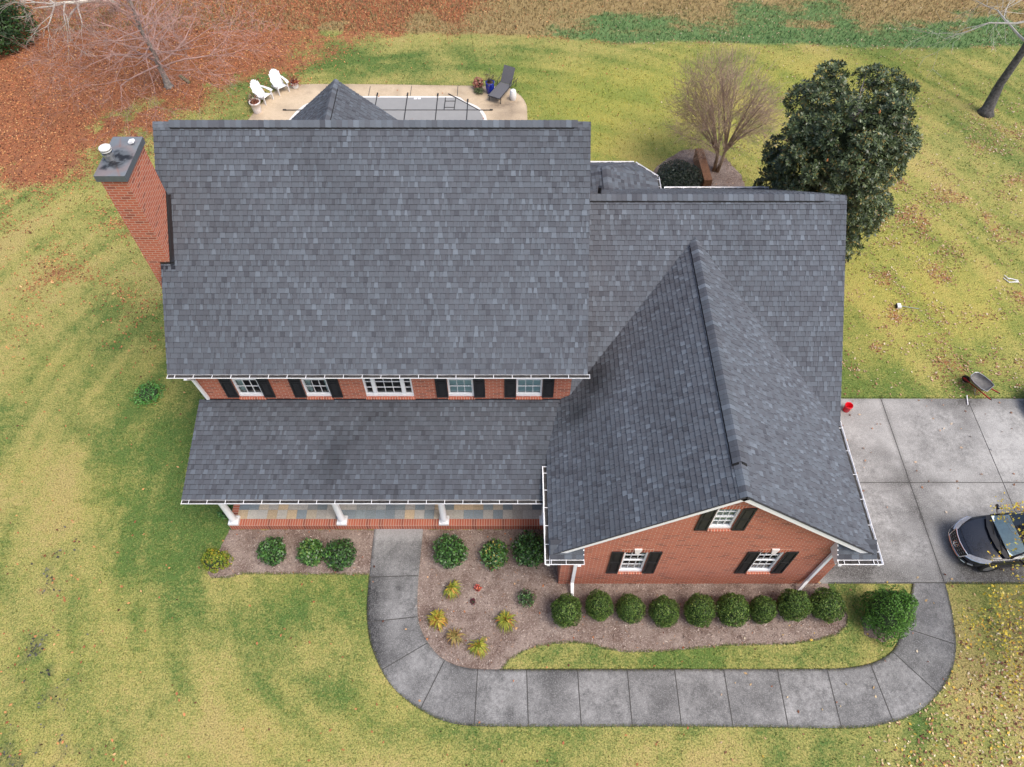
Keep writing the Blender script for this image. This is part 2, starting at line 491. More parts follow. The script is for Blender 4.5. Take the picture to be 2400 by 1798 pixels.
MULCH_A = [(9.94,6.5),(9.93,6.03),(10.39,5.81),(10.83,5.99),(10.99,6.24),(10.9,6.7),(10.4,6.85)]
MULCH_T = [(6.1,24.0),(6.0,25.6),(6.3,26.2),(6.8,26.7),(7.64,27.4),(8.6,27.45),(9.46,26.85),(9.95,25.7),(10.05,24.0)]

def interp(pts):
    xs, ys = zip(*pts); return lambda x: np.interp(x, xs, ys)
litter_edge = interp([(-60,22),(-26,24.3),(-22,25.1),(-20.2,25.3),(-18.7,27.2),(-15.9,29.4),(-13.4,32.2),(-11.7,34.4),(-9.5,36.6),(-6,37.6),(-2,39),(2,41.5),(6,45),(60,60)])
field_edge = interp([(-60,37.5),(-8,37.0),(-4.4,36.9),(2,36.5),(5.5,35.9),(8.8,36.05),(13.2,35.9),(17.3,35.7),(20.2,35.4),(26,35.7),(60,36)])
def blob(x, y, lst):
    t = np.zeros_like(x)
    for bx, by, rx, ry, a in lst: t += a * np.exp(-((x - bx) / rx) ** 2 - ((y - by) / ry) ** 2)
    return t
TONE = [(-10.8,13,2.6,4.5,.42),(-9.5,9.5,2.5,2.2,.28),(-12,4.5,4.5,2.5,-.05),(-14.8,9,2.6,4,-.10),(-17.5,13,3.5,4,-.15),(-15,17.5,2.5,1.5,.12),(-18,21,6,3.5,-.34),(-12.5,21,2.5,3,-.15),(-13.2,17.5,2,2,-.12),(-11,21.5,2,3,.05),
        (-6.5,6.8,3,.8,.28),(-6,4.3,3,1.2,-.12),(3.5,5.35,4,.3,.30),(8.5,5.5,1.5,.3,.25),(0,2.6,3,.6,.05),(6,3,3,.5,-.15),(-9,3.2,2.5,1.2,-.18),
        (11,17,1.2,6,.25),(14,14.3,4,.7,.30),(16,19,4,3,-.16),(13.5,22.5,3,3,.05),(18,25,5,3,-.2),(6,30,3,2,-.1),(-6,34.2,7,1.4,.42),(4,34,6,1.2,.15),(15,31.5,6,2.2,.15),(-13.2,30.5,1.0,1.6,.5),(5,24,2.5,1.5,.25),(2.5,27,2,2,-.15),
        (13.5,6.3,.7,1.2,.2),(14,4,2,2,-.2),(12,2.5,2,1,-.15)]
YEL = [(6,31,7,3.5,.6),(15,33,8,3,.62),(14,24,6,6,.42),(3,27,2.5,4,.55),(-13,8,3,6,.10),(16,18,6,4,.4)]
DARK = [(-12.6,4.2,.7,.9,.9),(-12.2,3.0,1.2,.5,1.0),(-13.2,5.5,.9,.8,.8),(-13.8,7.6,.7,.7,.7),(-13.6,8.8,.5,.5,.5),(-12.9,2.4,.6,.5,1.3),(-9.0,10.0,.35,.3,.5)]
def masks(x, y):
    n1 = fbm(x, y, 2.6, 3); n2 = fbm(x, y, .9, 11); n3 = fbm(x * .8 + y * .6, (y - x * .7) * .35, 1.2, 21)
    ang = np.arctan2(y - 10, x + 2); rad = np.hypot(x + 2, (y - 10) * .9)
    n4 = vnoise(rad / .42, ang * 4 + 40, 5) * .6 + vnoise(rad / .95, ang * 3 + 80, 6) * .4
    tone = .54 + (n4 - .5) * .85 + (n1 - .5) * .80 + (n2 - .5) * .55 + (n3 - .5) * .45 + blob(x, y, TONE)
    le = y - litter_edge(x)
    lit = sstep(-3.2, 2.8, le + (fbm(x, y, 1.6, 31) - .5) * 6)
    lit *= 1 - .75 * sstep(.62, .72, fbm(x, y, 2.2, 77)) * sstep(6, 1, le)
    left = sstep(-9, -13, x) * sstep(14, 24, y)
    pat = np.clip((fbm(x, y, 1.4, 41) - .5) * 4, 0, 1)
    lit = np.maximum(lit, .78 * left * pat)
    right = sstep(9.5, 12, x) * sstep(13.5, 15.5, y) * sstep(34, 27, y)
    lit = np.maximum(lit, .46 * right * np.clip((fbm(x, y, 1.1, 51) - .44) * 4, 0, 1))
    br = sstep(10, 15.5, x + (5 - y) * .8) * sstep(7.3, 5.5, y)
    tone = tone - .30 * br
    lit = np.maximum(lit, br * .42 * np.clip((fbm(x, y, .8, 61) - .45) * 4, 0, 1))
    fe = y - field_edge(x)
    lit = np.maximum(lit, .42 * np.exp(-((fe - .05) / .22) ** 2) * sstep(.4, .6, fbm(x, y, .7, 121)) * (x > -4))
    field = sstep(-.1, .25, fe + (fbm(x, y, 1.0, 71) - .5) * .5)
    green = np.where(x > 0, sstep(4.5, 1.2, fe + (fbm(x, y, 2.5, 81) - .5) * 5) * sstep(-1, 5, x), 0) + .55 * (fbm(x, y, 1.6, 91) - .45) - .55 * sstep(.54, .66, fbm(x, y * 2.2, 3.2, 95)) * (x > 0) * sstep(.4, 1.4, fe)
    yel = blob(x, y, YEL) + (fbm(x, y, 3, 101) - .5) * .5
    dk = np.clip(blob(x, y, DARK), 0, 1.2) * np.clip((fbm(x, y, .28, 111, 3) - .50) * 6, 0, 1)
    return np.clip(tone, 0, 1), np.clip(lit, 0, 1), field, np.clip(yel, 0, 1), np.clip(dk, 0, 1), np.clip(green, 0, 1)
xs = np.concatenate([[-900, -400, -200, -120, -80, -55, -42], np.arange(-33, 33.01, .14), [42, 55, 80, 120, 200, 400, 900]])
ys = np.concatenate([[-900, -400, -200, -100, -50, -20, -8], np.arange(-2, 46.01, .14), [52, 62, 80, 120, 200, 400, 900]])
X, Y = np.meshgrid(xs, ys)
lawn = grid_mesh('lawn', X, Y, np.zeros_like(X), 'lawn')
T_, L_, F_, Ye_, Dk_, Gr_ = masks(X.ravel(), Y.ravel())
setattr_pt(lawn.data, 'mask', np.stack([T_, L_, F_], 1))
setattr_pt(lawn.data, 'mask2', np.stack([Ye_, Dk_, Gr_], 1))
struct(lawn)

def inpoly(x, y, poly):
    c2 = np.zeros(x.shape, bool); n = len(poly)
    for i in range(n):
        (x1, y1), (x2, y2) = poly[i], poly[(i + 1) % n]
        k = ((y1 > y) != (y2 > y)) & (x < (x2 - x1) * (y - y1) / (y2 - y1 + 1e-12) + x1)
        c2 ^= k
    return c2
def dense(poly, step=.12, amp=.03, seed=1):
    """ragged soil edge"""
    out = []; rr = random.Random(seed)
    for i in range(len(poly)):
        a, b2 = Vector(poly[i]), Vector(poly[(i + 1) % len(poly)])
        n = max(1, int((b2 - a).length / step))
        for k in range(n):
            p = a.lerp(b2, k / n); out.append((p.x + rr.uniform(-amp, amp), p.y + rr.uniform(-amp, amp)))
    return out
for poly, sd_ in ((MULCH_L, 1), (MULCH_R, 2), (MULCH_A, 3), (MULCH_T, 4)):
    mb = MB(); mb.prism(dense(poly, .12, .025, sd_), -.01, .012)
    struct(mb.build('mulch_bed', 'mulch'))
def in_mulch(x, y):
    k = np.zeros(x.shape, bool)
    for p in (MULCH_L, MULCH_R, MULCH_A, MULCH_T): k |= inpoly(x, y, p)
    return k

# walkway: ribbon between the two edges, resampled between joints
def arclen(pts):
    d = [0]
    for i in range(1, len(pts)): d.append(d[-1] + math.dist(pts[i], pts[i - 1]))
    return np.array(d)
def param(pts, q):
    pts_ = np.array(pts); best = None; d = arclen(pts)
    for i in range(len(pts) - 1):
        a, b2 = pts_[i], pts_[i + 1]; ab = b2 - a; t = np.clip(np.dot(np.array(q) - a, ab) / np.dot(ab, ab), 0, 1)
        e_ = np.linalg.norm(a + ab * t - q)
        if best is None or e_ < best[0]: best = (e_, d[i] + t * np.linalg.norm(ab))
    return best[1]
def smooth(pts, it=2):
    for _ in range(it):
        o = [pts[0]]
        for i in range(len(pts) - 1):
            a, b2 = np.array(pts[i]), np.array(pts[i + 1]); o += [tuple(a * .75 + b2 * .25), tuple(a * .25 + b2 * .75)]
        pts = o + [pts[-1]]
    return pts
OUTS, INNS = smooth(OUT), smooth(INN)
dI, dO = arclen(INNS), arclen(OUTS)
kI = [0] + [param(INNS, j[0]) for j in JOINTS] + [dI[-1]]
kO = [0] + [param(OUTS, j[1]) for j in JOINTS] + [dO[-1]]
tI = np.concatenate([np.linspace(kI[i], kI[i + 1], 14, endpoint=False) for i in range(len(kI) - 1)] + [[kI[-1]]])
tO = np.concatenate([np.linspace(kO[i], kO[i + 1], 14, endpoint=False) for i in range(len(kO) - 1)] + [[kO[-1]]])
I2 = np.stack([np.interp(tI, dI, [p[k] for p in INNS]) for k in (0, 1)], 1)
O2 = np.stack([np.interp(tO, dO, [p[k] for p in OUTS]) for k in (0, 1)], 1)
w = np.linspace(0, 1, 15)
w = np.concatenate([[0], w, [1]])
WX = O2[:, None, 0] * (1 - w) + I2[:, None, 0] * w; WY = O2[:, None, 1] * (1 - w) + I2[:, None, 1] * w
WZ = np.full(WX.shape, .035); WZ[:, 0] = -.02; WZ[:, -1] = -.02
path = grid_mesh('path', WX[:, ::-1], WY[:, ::-1], WZ[:, ::-1], 'walk_concrete')
x, y = WX[:, ::-1].ravel(), WY[:, ::-1].ravel()
wv = np.tile(w[::-1], len(WX))
st = blob(x, y, [(-.05,3.95,.16,.22,.75),(-4.05,6.6,.35,1.2,.7),(-3.8,5.6,.4,.5,.55),(-3.7,7.6,.5,.5,.25),(-3.3,7.35,.1,.12,.6),(-3.3,7.05,.08,.1,.5),(-3.3,8.3,.6,.4,.25),(1.6,4.95,.5,.15,.35),(.9,4.9,.4,.15,.3),(11.6,4.9,.4,.4,.2)])
st += .65 * sstep(.10, 0, wv) * (.4 + fbm(x, y, .8, 5)) * (x > -3) + .4 * sstep(.9, 1, wv) * fbm(x, y, .7, 6)
st += np.clip((fbm(x, y, 1.1, 8) - .5) * 1.1, 0, .35)
slab = np.repeat(np.minimum(np.arange(len(WX)) // 14, len(kI) - 2), WX.shape[1]); st += np.array([.0,.10,.22,.05,.16,.02,.14,.06,.20,.03,.12,.0,.17,.08,.20,.04])[slab % 16]
pl = sstep(8.75, 9.0, y) * .9 + blob(x, y, [(-2.95, 4.6, .2, .2, .6)])
st *= 1 - sstep(8.7, 8.95, y) * .8
setattr_pt(path.data, 'stain', np.stack([np.clip(st * 1.05, 0, 1), np.clip(pl * 1.3, 0, 1), st * 0], 1))
struct(path)
mb = MB()
for a, b2 in JOINTS:
    a = Vector(a); b2 = Vector(b2); d = (b2 - a).normalized(); n = Vector((-d.y, d.x)) * .013
    a = a + d * .01; b2 = b2 - d * .01
    mb.face([(a.x + n.x, a.y + n.y, .039), (a.x - n.x, a.y - n.y, .039), (b2.x - n.x, b2.y - n.y, .039), (b2.x + n.x, b2.y + n.y, .039)])
struct(mb.build('path_joints', 'joint'))
# driveway
dx = np.concatenate([[8.90], np.arange(8.93, 26, .12), [30, 45, 80, 80.01]]); dy = np.concatenate([[7.5], np.arange(7.5, 14.04, .12), [14.04]])
DX, DY = np.meshgrid(dx, dy); DZ = np.full(DX.shape, .027); DZ[0] = DZ[-1] = -.02
drive = grid_mesh('driveway', DX, DY, DZ, 'drive_concrete')
x, y = DX.ravel(), DY.ravel()
st = blob(x, y, [(9.9,7.9,1.2,.35,.9),(11.4,7.8,.8,.4,.45),(14.2,7.9,1.6,.5,.9),(13.3,9.2,.8,.6,.4),(12.6,9.5,.5,.5,.3),(15.4,13.8,1.2,.25,.6),(11.6,13.4,.6,.3,.25),(12.3,10.9,.4,.4,.2),(10.3,9.2,.5,.8,.35)])
st += np.clip((fbm(x, y, 1.3, 9) - .52) * 1.8, 0, .55) + .7 * sstep(.09, 0, np.abs(x - 12.655) + (fbm(x, y, .3, 2) - .5) * .1) * .55 + .5 * sstep(.09, 0, np.abs(y - 10.79))
st += np.array([.0, .12, .05, .18, .08, .02])[(np.searchsorted([12.655, 15.62, 18.6], x) * 2 + (y > 10.79)) % 6] + .5 * sstep(7.9, 7.5, y) * fbm(x, y, .5, 77)
pl = np.clip((fbm(x, y, 1.8, 12) - .47) * 2.4, 0, 1) + blob(x, y, [(10.4,12.6,.9,.8,.7),(9.4,8.6,.4,.6,.5)])
setattr_pt(drive.data, 'stain', np.stack([np.clip(st, 0, 1), np.clip(pl, 0, 1), st * 0], 1))
struct(drive)
mb = MB()
for xx in (12.655, 15.62, 18.6, 21.6): mb.box(xx - .010, xx + .010, 7.53, 14.0, .025, .0315, skip='b')
for yy in (10.79,): mb.box(8.95, 40, yy - .010, yy + .010, .025, .0325, skip='b')
mb.box(9.26, 40, 7.50, 7.53, .02, .0315, skip='b')
struct(mb.build('driveway_joints', 'joint'))
# pool deck
DECK = [(-12.6,24.2),(-12.4,28.5),(-12.3,29.4),(-12.06,30.21),(-11.73,31.28),(-11.3,32.0),(-10.59,32.39),(-7.06,32.38),(-.45,32.2),(-.1,32.05),(.1,31.8),(.38,31.5),(.57,31.11),(.68,30.75),(.72,30.4),(.72,24.2)]
gx, gy = np.meshgrid(np.arange(-12.7, .8, .1), np.arange(24.2, 32.5, .1))
mb = MB(); mb.prism(smooth(DECK, 1), -.02, .03)
deck = mb.build('pool_deck', 'deck_concrete')
bm = bmesh.new(); bm.from_mesh(deck.data)
bmesh.ops.triangulate(bm, faces=bm.faces[:])
for ax, rng_ in ((0, np.arange(-12.5, .7, .25)), (1, np.arange(28.3, 32.4, .2))):
    for q in rng_:
        pc = [0, 0, 0]; pn = [0, 0, 0]; pc[ax] = q; pn[ax] = 1
        bmesh.ops.bisect_plane(bm, geom=bm.verts[:] + bm.edges[:] + bm.faces[:], plane_co=pc, plane_no=pn)
bm.to_mesh(deck.data); bm.free()
co = np.array([v.co[:] for v in deck.data.vertices]); x, y = co[:, 0], co[:, 1]
st = blob(x, y, [(-.35,30.75,.5,.35,.7),(-.9,30.6,.4,.2,.6),(-1.2,31.5,.5,.15,.45),(-.2,30.1,.5,.2,.45),(.2,30.9,.2,.15,.5),(-.6,29.8,.5,.3,.3),(-12.1,30.1,.2,.4,.4)]) + .5 * sstep(.25, 0, np.abs(y - 32.25)) * fbm(x, y, .8, 4) + np.clip((fbm(x, y, .8, 19) - .52) * 1.5, 0, .4)
setattr_pt(deck.data, 'stain', np.stack([np.clip(st, 0, 1), np.clip((fbm(x, y, 1.5, 3) - .45) * 2, 0, 1), st * 0], 1))
struct(deck)
mb = MB()
for xx in (-9.0, -6.87, -4.87, -2.62): mb.box(xx - .015, xx + .015, 31.42, 32.2, .03, .034, skip='b')
struct(mb.build('pool_deck_joints', 'joint'))

# ---------------------------------------------------------------- house
house = thing('brick_house', 'red brick house with grey shingle roofs, tall chimney, front porch and gabled wing', 'house', (-3.6, 14.0, 0))
SH = [(.092, .103, .120), (.085, .092, .107), (.106, .121, .142), (.074, .079, .092), (.120, .138, .162), (.062, .066, .078)]
SHW = [.30, .25, .19, .12, .08, .06]
def snoise(x, y, sd):
    xi, yi = math.floor(x), math.floor(y); fx, fy = x - xi, y - yi; fx = fx * fx * (3 - 2 * fx); fy = fy * fy * (3 - 2 * fy)
    def h(a, c):
        n = (a * 374761393 + c * 668265263 + sd * 1442695041) & 0xffffffff; n = ((n ^ (n >> 13)) * 1274126177) & 0xffffffff; return ((n ^ (n >> 16)) & 0xffff) / 65535.
    return (h(xi, yi) * (1 - fx) + h(xi + 1, yi) * fx) * (1 - fy) + (h(xi, yi + 1) * (1 - fx) + h(xi + 1, yi + 1) * fx) * fy
def shingle_slope(name, o, u, v, U, V, seed, clips=None, dark=None, parent=house, exp=.143, mul=1.0):
    """courses of laminated shingles: a base strip plus raised tabs, each with its own colour"""
    rr = random.Random(seed); o = Vector(o); u = Vector(u).normalized(); v = Vector(v).normalized(); n = u.cross(v).normalized()
    if n.z < 0: n = -n
    mb = MB(); nc = int(math.ceil(V / exp))
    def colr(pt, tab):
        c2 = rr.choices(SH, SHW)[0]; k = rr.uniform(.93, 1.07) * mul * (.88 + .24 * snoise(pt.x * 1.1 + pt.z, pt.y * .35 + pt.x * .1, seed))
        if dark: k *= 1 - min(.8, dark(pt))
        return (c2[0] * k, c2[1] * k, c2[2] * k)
    flip = u.cross(v).dot(n) < 0
    def q(pts, c2):
        mb.face(pts[::-1] if flip else pts, 0, c2)
    for i in range(nc):
        v0 = i * exp; v1 = min(V, v0 + exp + .004); hb = .018; ht = .002; rowc = None
        a = -rr.uniform(0, .3)
        while a < U:
            wdt = rr.uniform(.06, .15); gap = rr.uniform(.03, .20)
            # lower layer
            for (s0, s1, tab) in ((a, a + wdt, True), (a + wdt, a + wdt + gap, False)):
                s0 = max(0, s0); s1 = min(U, s1)
                if s1 - s0 < .004: continue
                mid = o + u * ((s0 + s1) / 2) + v * ((v0 + v1) / 2)
                c2 = colr(mid, tab)
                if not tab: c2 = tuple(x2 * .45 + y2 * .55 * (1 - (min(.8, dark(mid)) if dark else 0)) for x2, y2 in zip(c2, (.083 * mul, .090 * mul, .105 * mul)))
                h = hb + (.006 if tab else 0); h2 = ht + (.004 if tab else 0)
                tp = .010 if tab else 0
                A = o + u * s0 + v * v0 + n * h; B = o + u * s1 + v * v0 + n * h
                D = o + u * (s0 + tp) + v * v1 + n * h2; Cc = o + u * max(s1 - tp, s0 + tp) + v * v1 + n * h2
                f = .89; Dm = A.lerp(D, f); Cm = B.lerp(Cc, f)
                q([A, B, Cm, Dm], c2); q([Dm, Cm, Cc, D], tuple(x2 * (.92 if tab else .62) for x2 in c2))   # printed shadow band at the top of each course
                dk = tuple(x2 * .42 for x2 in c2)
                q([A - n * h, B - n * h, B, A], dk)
                if tab:
                    q([A - n * .010, A, D, D - n * .006], dk); q([B, B - n * .010, Cc - n * .006, Cc], dk)
            a += wdt + gap
    # deck under the shingles
    th = .05
    p = [o - v * .0, o + u * U, o + u * U + v * V, o + v * V]
    pb = [k - n * th for k in p]; p = [k - n * .001 for k in p]
    q(p, None); mb.m[-1] = 1
    for i in range(4):
        j = (i + 1) % 4; q([pb[i], pb[j], p[j], p[i]], None); mb.m[-1] = 1
    q(pb[::-1], None); mb.m[-1] = 2
    return mb.build(name, ['shingle', 'roof_deck', 'white_paint'], parent, clips=clips)
def slope_pts(ax, e0, z0, e1, z1): return None

def ridge_cap(A, B, sl, parent, seed, vent=(.5, .5), wid=.17, lift=.0):
    """bent cap shingles over a straight ridge, raised on a vent; sl = (left, right) downhill unit vectors"""
    rr = random.Random(seed); A = Vector(A); B = Vector(B); d = (B - A); L = d.length; d.normalize()
    l, r_ = [Vector(k).normalized() for k in sl]
    up = Vector((0, 0, 1)); mb = MB(); n = int(L / .143); s0 = -.0
    for i in range(n):
        t = i * .143; raised = vent and (vent[0] < t < L - vent[1])
        h = (.058 if raised else .014) + lift
        w2 = wid if raised else wid * .86
        c2 = rr.choices(SH, SHW)[0]; k = rr.uniform(.95, 1.2); c2 = tuple(x2 * k for x2 in c2)
        row = []
        for tt, hh in ((t, h + .014), (min(L, t + .16), h + .003)):
            o = A + d * tt + up * hh
            row.append([o + l * w2, o + l * .07 + up * .0, o + (l + r_).normalized() * .012, o + r_ * .07, o + r_ * w2])
        for k2 in range(4):
            mb.face([row[0][k2], row[0][k2 + 1], row[1][k2 + 1], row[1][k2]], 0, c2)
        dk = tuple(x2 * .5 for x2 in c2)
        for k2 in range(4): mb.face([row[0][k2], row[0][k2] - up * .012, row[0][k2 + 1] - up * .012, row[0][k2 + 1]], 0, dk)
        for k2 in (0, 4): mb.face([row[0][k2], row[1][k2], row[1][k2] - up * .012, row[0][k2] - up * .012], 0, dk)
    o_ = mb.build('ridge_cap', 'shingle', parent)
    if vent:
        mv = MB(); P0 = A + d * (vent[0] + .07); P1 = B - d * (vent[1] + .05)
        for sdir in (l, r_):
            o = P0 + sdir * .05 + up * -.02
            mv.obox(o, P1 - P0, sdir * (wid - .040), up * (.062 + lift))
        mv.build('ridge_vent', 'vent_dark', o_)
    return o_

# slope constants
EY, EZ, MS = 11.42, 5.06, .90          # main front eave
RY = 16.25; RZ = EZ + MS * (RY - EY)
XL, XR = -9.20, 2.02
mv_ = Vector((0, 1, MS)).normalized()
VM = math.hypot(RY - EY, RZ - EZ)
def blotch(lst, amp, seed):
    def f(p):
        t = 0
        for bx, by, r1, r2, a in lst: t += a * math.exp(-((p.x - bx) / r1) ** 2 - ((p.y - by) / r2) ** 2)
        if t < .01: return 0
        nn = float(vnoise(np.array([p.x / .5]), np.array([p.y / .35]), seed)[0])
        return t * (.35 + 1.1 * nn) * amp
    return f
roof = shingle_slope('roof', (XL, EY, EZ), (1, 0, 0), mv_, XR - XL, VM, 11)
shingle_slope('rear_roof_slope', (XL, 2 * RY - EY, EZ), (1, 0, 0), (0, -1, MS), XR - XL, VM, 12, parent=roof, exp=.3)
ridge_cap((XL, RY, RZ), (XR, RY, RZ), ((0, -1, -MS), (0, 1, -MS)), roof, 13, (.38, .38), .19)
# wing
WY0, WZ0, WS = 11.10, 2.95, .80
WRY = 16.2; WRZ = WZ0 + WS * (WRY - WY0); WXL, WXR = 1.66, 9.45
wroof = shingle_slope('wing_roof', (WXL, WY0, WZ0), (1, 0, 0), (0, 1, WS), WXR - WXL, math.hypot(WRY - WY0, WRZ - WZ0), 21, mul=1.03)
shingle_slope('rear_wing_slope', (WXL, 2 * WRY - WY0, WZ0), (1, 0, 0), (0, -1, WS), WXR - WXL, math.hypot(WRY - WY0, WRZ - WZ0), 22, parent=wroof)
ridge_cap((WXL, WRY, WRZ), (WXR, WRY, WRZ), ((0, -1, -WS), (0, 1, -WS)), wroof, 23, (.05, .62), .19)
mb = MB(); mb.tube([(2.52, 16.62, 6.5), (2.52, 16.62, 7.0)], .055, 12); mb.tube([(2.52, 16.62, 6.55), (2.52, 16.62, 6.68)], [.12, .07], 12)
mb.build('vent_pipe', 'flashing_metal', wroof)
# front gable
GX, GZ, GS = 5.18, 6.31, .80
GY0 = 7.20; GY1 = 15.9; GE = 4.20
gl_ = math.hypot(GE, GE * GS)
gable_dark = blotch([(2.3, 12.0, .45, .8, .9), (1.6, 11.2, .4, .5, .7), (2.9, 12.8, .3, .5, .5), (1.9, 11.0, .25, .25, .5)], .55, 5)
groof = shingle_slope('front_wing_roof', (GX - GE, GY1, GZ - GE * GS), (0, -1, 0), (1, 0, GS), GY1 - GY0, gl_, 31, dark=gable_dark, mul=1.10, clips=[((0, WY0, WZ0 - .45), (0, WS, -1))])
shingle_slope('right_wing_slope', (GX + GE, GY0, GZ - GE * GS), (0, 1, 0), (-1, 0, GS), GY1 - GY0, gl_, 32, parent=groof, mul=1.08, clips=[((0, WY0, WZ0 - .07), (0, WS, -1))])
ridge_cap((GX, GY0, GZ), (GX, 15.45, GZ), ((-1, 0, -GS), (1, 0, -GS)), groof, 33, (.75, .45), .21, .008)
# porch roof
PY, PZ, PS = 8.90, 2.68, .208
porch_dark = blotch([(-5.0, 10.2, .5, .6, .7), (-5.2, 9.4, .7, .5, .35), (-4.0, 11.3, 2.5, .35, .35), (-4.4, 10.8, .4, .35, .6), (-2, 10.4, 1.6, .5, .2), (.8, 9.4, .3, .9, .6)], .42, 9)
proof = shingle_slope('porch_roof', (-9.05, PY, PZ), (1, 0, 0), (0, 1, PS), 10.7, math.hypot(11.8 - PY, (11.8 - PY) * PS), 41, dark=porch_dark, mul=.93)
# sunroom roof behind
SX, SZ, SS = -6.34, 5.62, .84
SE = 2.6; sl_ = math.hypot(SE, SE * SS)
sroof = shingle_slope('sunroom_roof', (SX - SE, 24.05, SZ - SE * SS), (0, -1, 0), (1, 0, SS), 5.0, sl_, 51)
shingle_slope('right_sunroom_slope', (SX + SE, 19.05, SZ - SE * SS), (0, 1, 0), (-1, 0, SS), 5.0, sl_, 52, parent=sroof)
ridge_cap((SX, 24.05, SZ), (SX, 19.2, SZ), ((1, 0, -SS), (-1, 0, -SS)), sroof, 53, (.4, .3), .17)
# breakfast bay roof (hip cone behind the wing)
bx, bay = 3.35, None
apx = Vector((3.35, 21.3, 3.95)); back = Vector((3.35, 19.7, 3.95))
corn = [Vector(p) for p in ((1.2, 19.7, 2.85), (1.2, 21.9, 2.85), (1.98, 22.9, 2.85), (4.66, 22.9, 2.85), (5.42, 22.1, 2.85), (5.42, 19.7, 2.85))]
mb = MB()
def hip_face(mb, a, b2, tops, seed):
    """triangular or trapezoid hip face laid in courses from eave a-b to the top points"""
    rr = random.Random(seed); a = Vector(a); b2 = Vector(b2)
    tl, tr_ = Vector(tops[0]), Vector(tops[-1]); nrow = max(2, int(((tl + tr_) / 2 - (a + b2) / 2).length / .143))
    n = (b2 - a).cross(tl - a).normalized(); n = -n if n.z < 0 else n
    for i in range(nrow):
        p0, p1 = a.lerp(tl, i / nrow), b2.lerp(tr_, i / nrow); q0, q1 = a.lerp(tl, (i + 1) / nrow), b2.lerp(tr_, (i + 1) / nrow)
        m_ = max(1, int((p1 - p0).length / .17))
        for k in range(m_):
            c2 = rr.choices(SH, SHW)[0]; kk = rr.uniform(.85, 1.1); c2 = tuple(x2 * kk for x2 in c2)
            f0, f1 = k / m_, (k + 1) / m_; h = n * (.014 + rr.choice((0, .005)))
            P = [p0.lerp(p1, f0) + h, p0.lerp(p1, f1) + h, q0.lerp(q1, f1) + n * .002, q0.lerp(q1, f0) + n * .002]
            mb.face(P, 0, c2); mb.face([P[0] - h, P[1] - h, P[1], P[0]], 0, tuple(x2 * .6 for x2 in c2))
hip_face(mb, corn[0], corn[1], (back, apx), 1); hip_face(mb, corn[1], corn[2], (apx, apx), 2); hip_face(mb, corn[2], corn[3], (apx, apx), 3)
hip_face(mb, corn[3], corn[4], (apx, apx), 4); hip_face(mb, corn[4], corn[5], (apx, back), 5)
broof = mb.build('bay_roof', 'shingle', house)
def cap_line(A, B, parent, seed, w2=.13):
    rr = random.Random(seed); A = Vector(A); B = Vector(B); d = (B - A); L = d.length; d.normalize(); sde = d.cross(Vector((0, 0, 1))).normalized()
    mb = MB(); n = int(L / .143)
    for i in range(n):
        c2 = rr.choices(SH, SHW)[0]; row = []
        for tt, hh in ((i * .143, .045), (i * .143 + .16, .03)):
            o = A + d * tt; row.append([o - sde * w2 + Vector((0, 0, hh - .06)), o + Vector((0, 0, hh)), o + sde * w2 + Vector((0, 0, hh - .06))])
        for k in range(2): mb.face([row[0][k], row[0][k + 1], row[1][k + 1], row[1][k]], 0, c2)
    mb.build('hip_cap', 'shingle', parent)
cap_line(corn[3], apx, broof, 1); cap_line(corn[4], apx, broof, 2); cap_line(corn[2], apx, broof, 3); cap_line(corn[1], apx, broof, 4); cap_line(apx, back, broof, 5, .16)

# walls
def wall_front(mb, x0, x1, z0, z1, y, holes, depth=.11):
    """brick wall facing -y, with window openings and reveals"""
    xs_ = sorted({x0, x1} | {h[0] for h in holes} | {h[1] for h in holes}); zs_ = sorted({z0, z1} | {h[2] for h in holes} | {h[3] for h in holes})
    for i in range(len(xs_) - 1):
        for j in range(len(zs_) - 1):
            cx_, cz_ = (xs_[i] + xs_[i + 1]) / 2, (zs_[j] + zs_[j + 1]) / 2
            if any(h[0] < cx_ < h[1] and h[2] < cz_ < h[3] for h in holes): continue
            mb.face([(xs_[i], y, zs_[j]), (xs_[i + 1], y, zs_[j]), (xs_[i + 1], y, zs_[j + 1]), (xs_[i], y, zs_[j + 1])])
    for a, b2, c2, d in holes:
        mb.face([(a, y, c2), (a, y + depth, c2), (a, y + depth, d), (a, y, d)]); mb.face([(b2, y + depth, c2), (b2, y, c2), (b2, y, d), (b2, y + depth, d)])
        mb.face([(a, y, d), (a, y + depth, d), (b2, y + depth, d), (b2, y, d)]); mb.face([(a, y + depth, c2), (a, y, c2), (b2, y, c2), (b2, y + depth, c2)])
UPW = [(-7.84, -7.12), (-5.90, -5.18), (-1.82, -1.09), (.12, .86)]
TRI = (-4.19, -2.81)
Z0U, Z1U = 3.42, 4.95
holes_u = [(a, b2, Z0U, Z1U) for a, b2 in UPW] + [(TRI[0], TRI[1], Z0U, Z1U)]
GW = [(3.00, 3.66, .95, 2.40), (6.62, 7.28, .95, 2.40), (4.88, 5.45, 3.92, 5.06)]
mb = MB()
wall_front(mb, -8.87, 1.66, 0, 5.3, 11.8, holes_u)
yb_ = 20.7
mb.face([(-8.87, yb_, 0), (-8.87, 11.8, 0), (-8.87, 11.8, 5.3), (-8.87, RY, 9.25), (-8.87, yb_, 5.3)])
mb.face([(1.66, 11.8, 0), (1.66, yb_, 0), (1.66, yb_, 5.3), (1.66, RY, 9.25), (1.66, 11.8, 5.3)])
mb.face([(1.66, yb_, 0), (-8.87, yb_, 0), (-8.87, yb_, 5.3), (1.66, yb_, 5.3)])
mb.build('wall', 'brick', house)
mb = MB()
wall_front(mb, 1.35, 8.93, 0, 6.3, 7.5, GW)
hs = Vector((GS, 0, 1)).normalized()
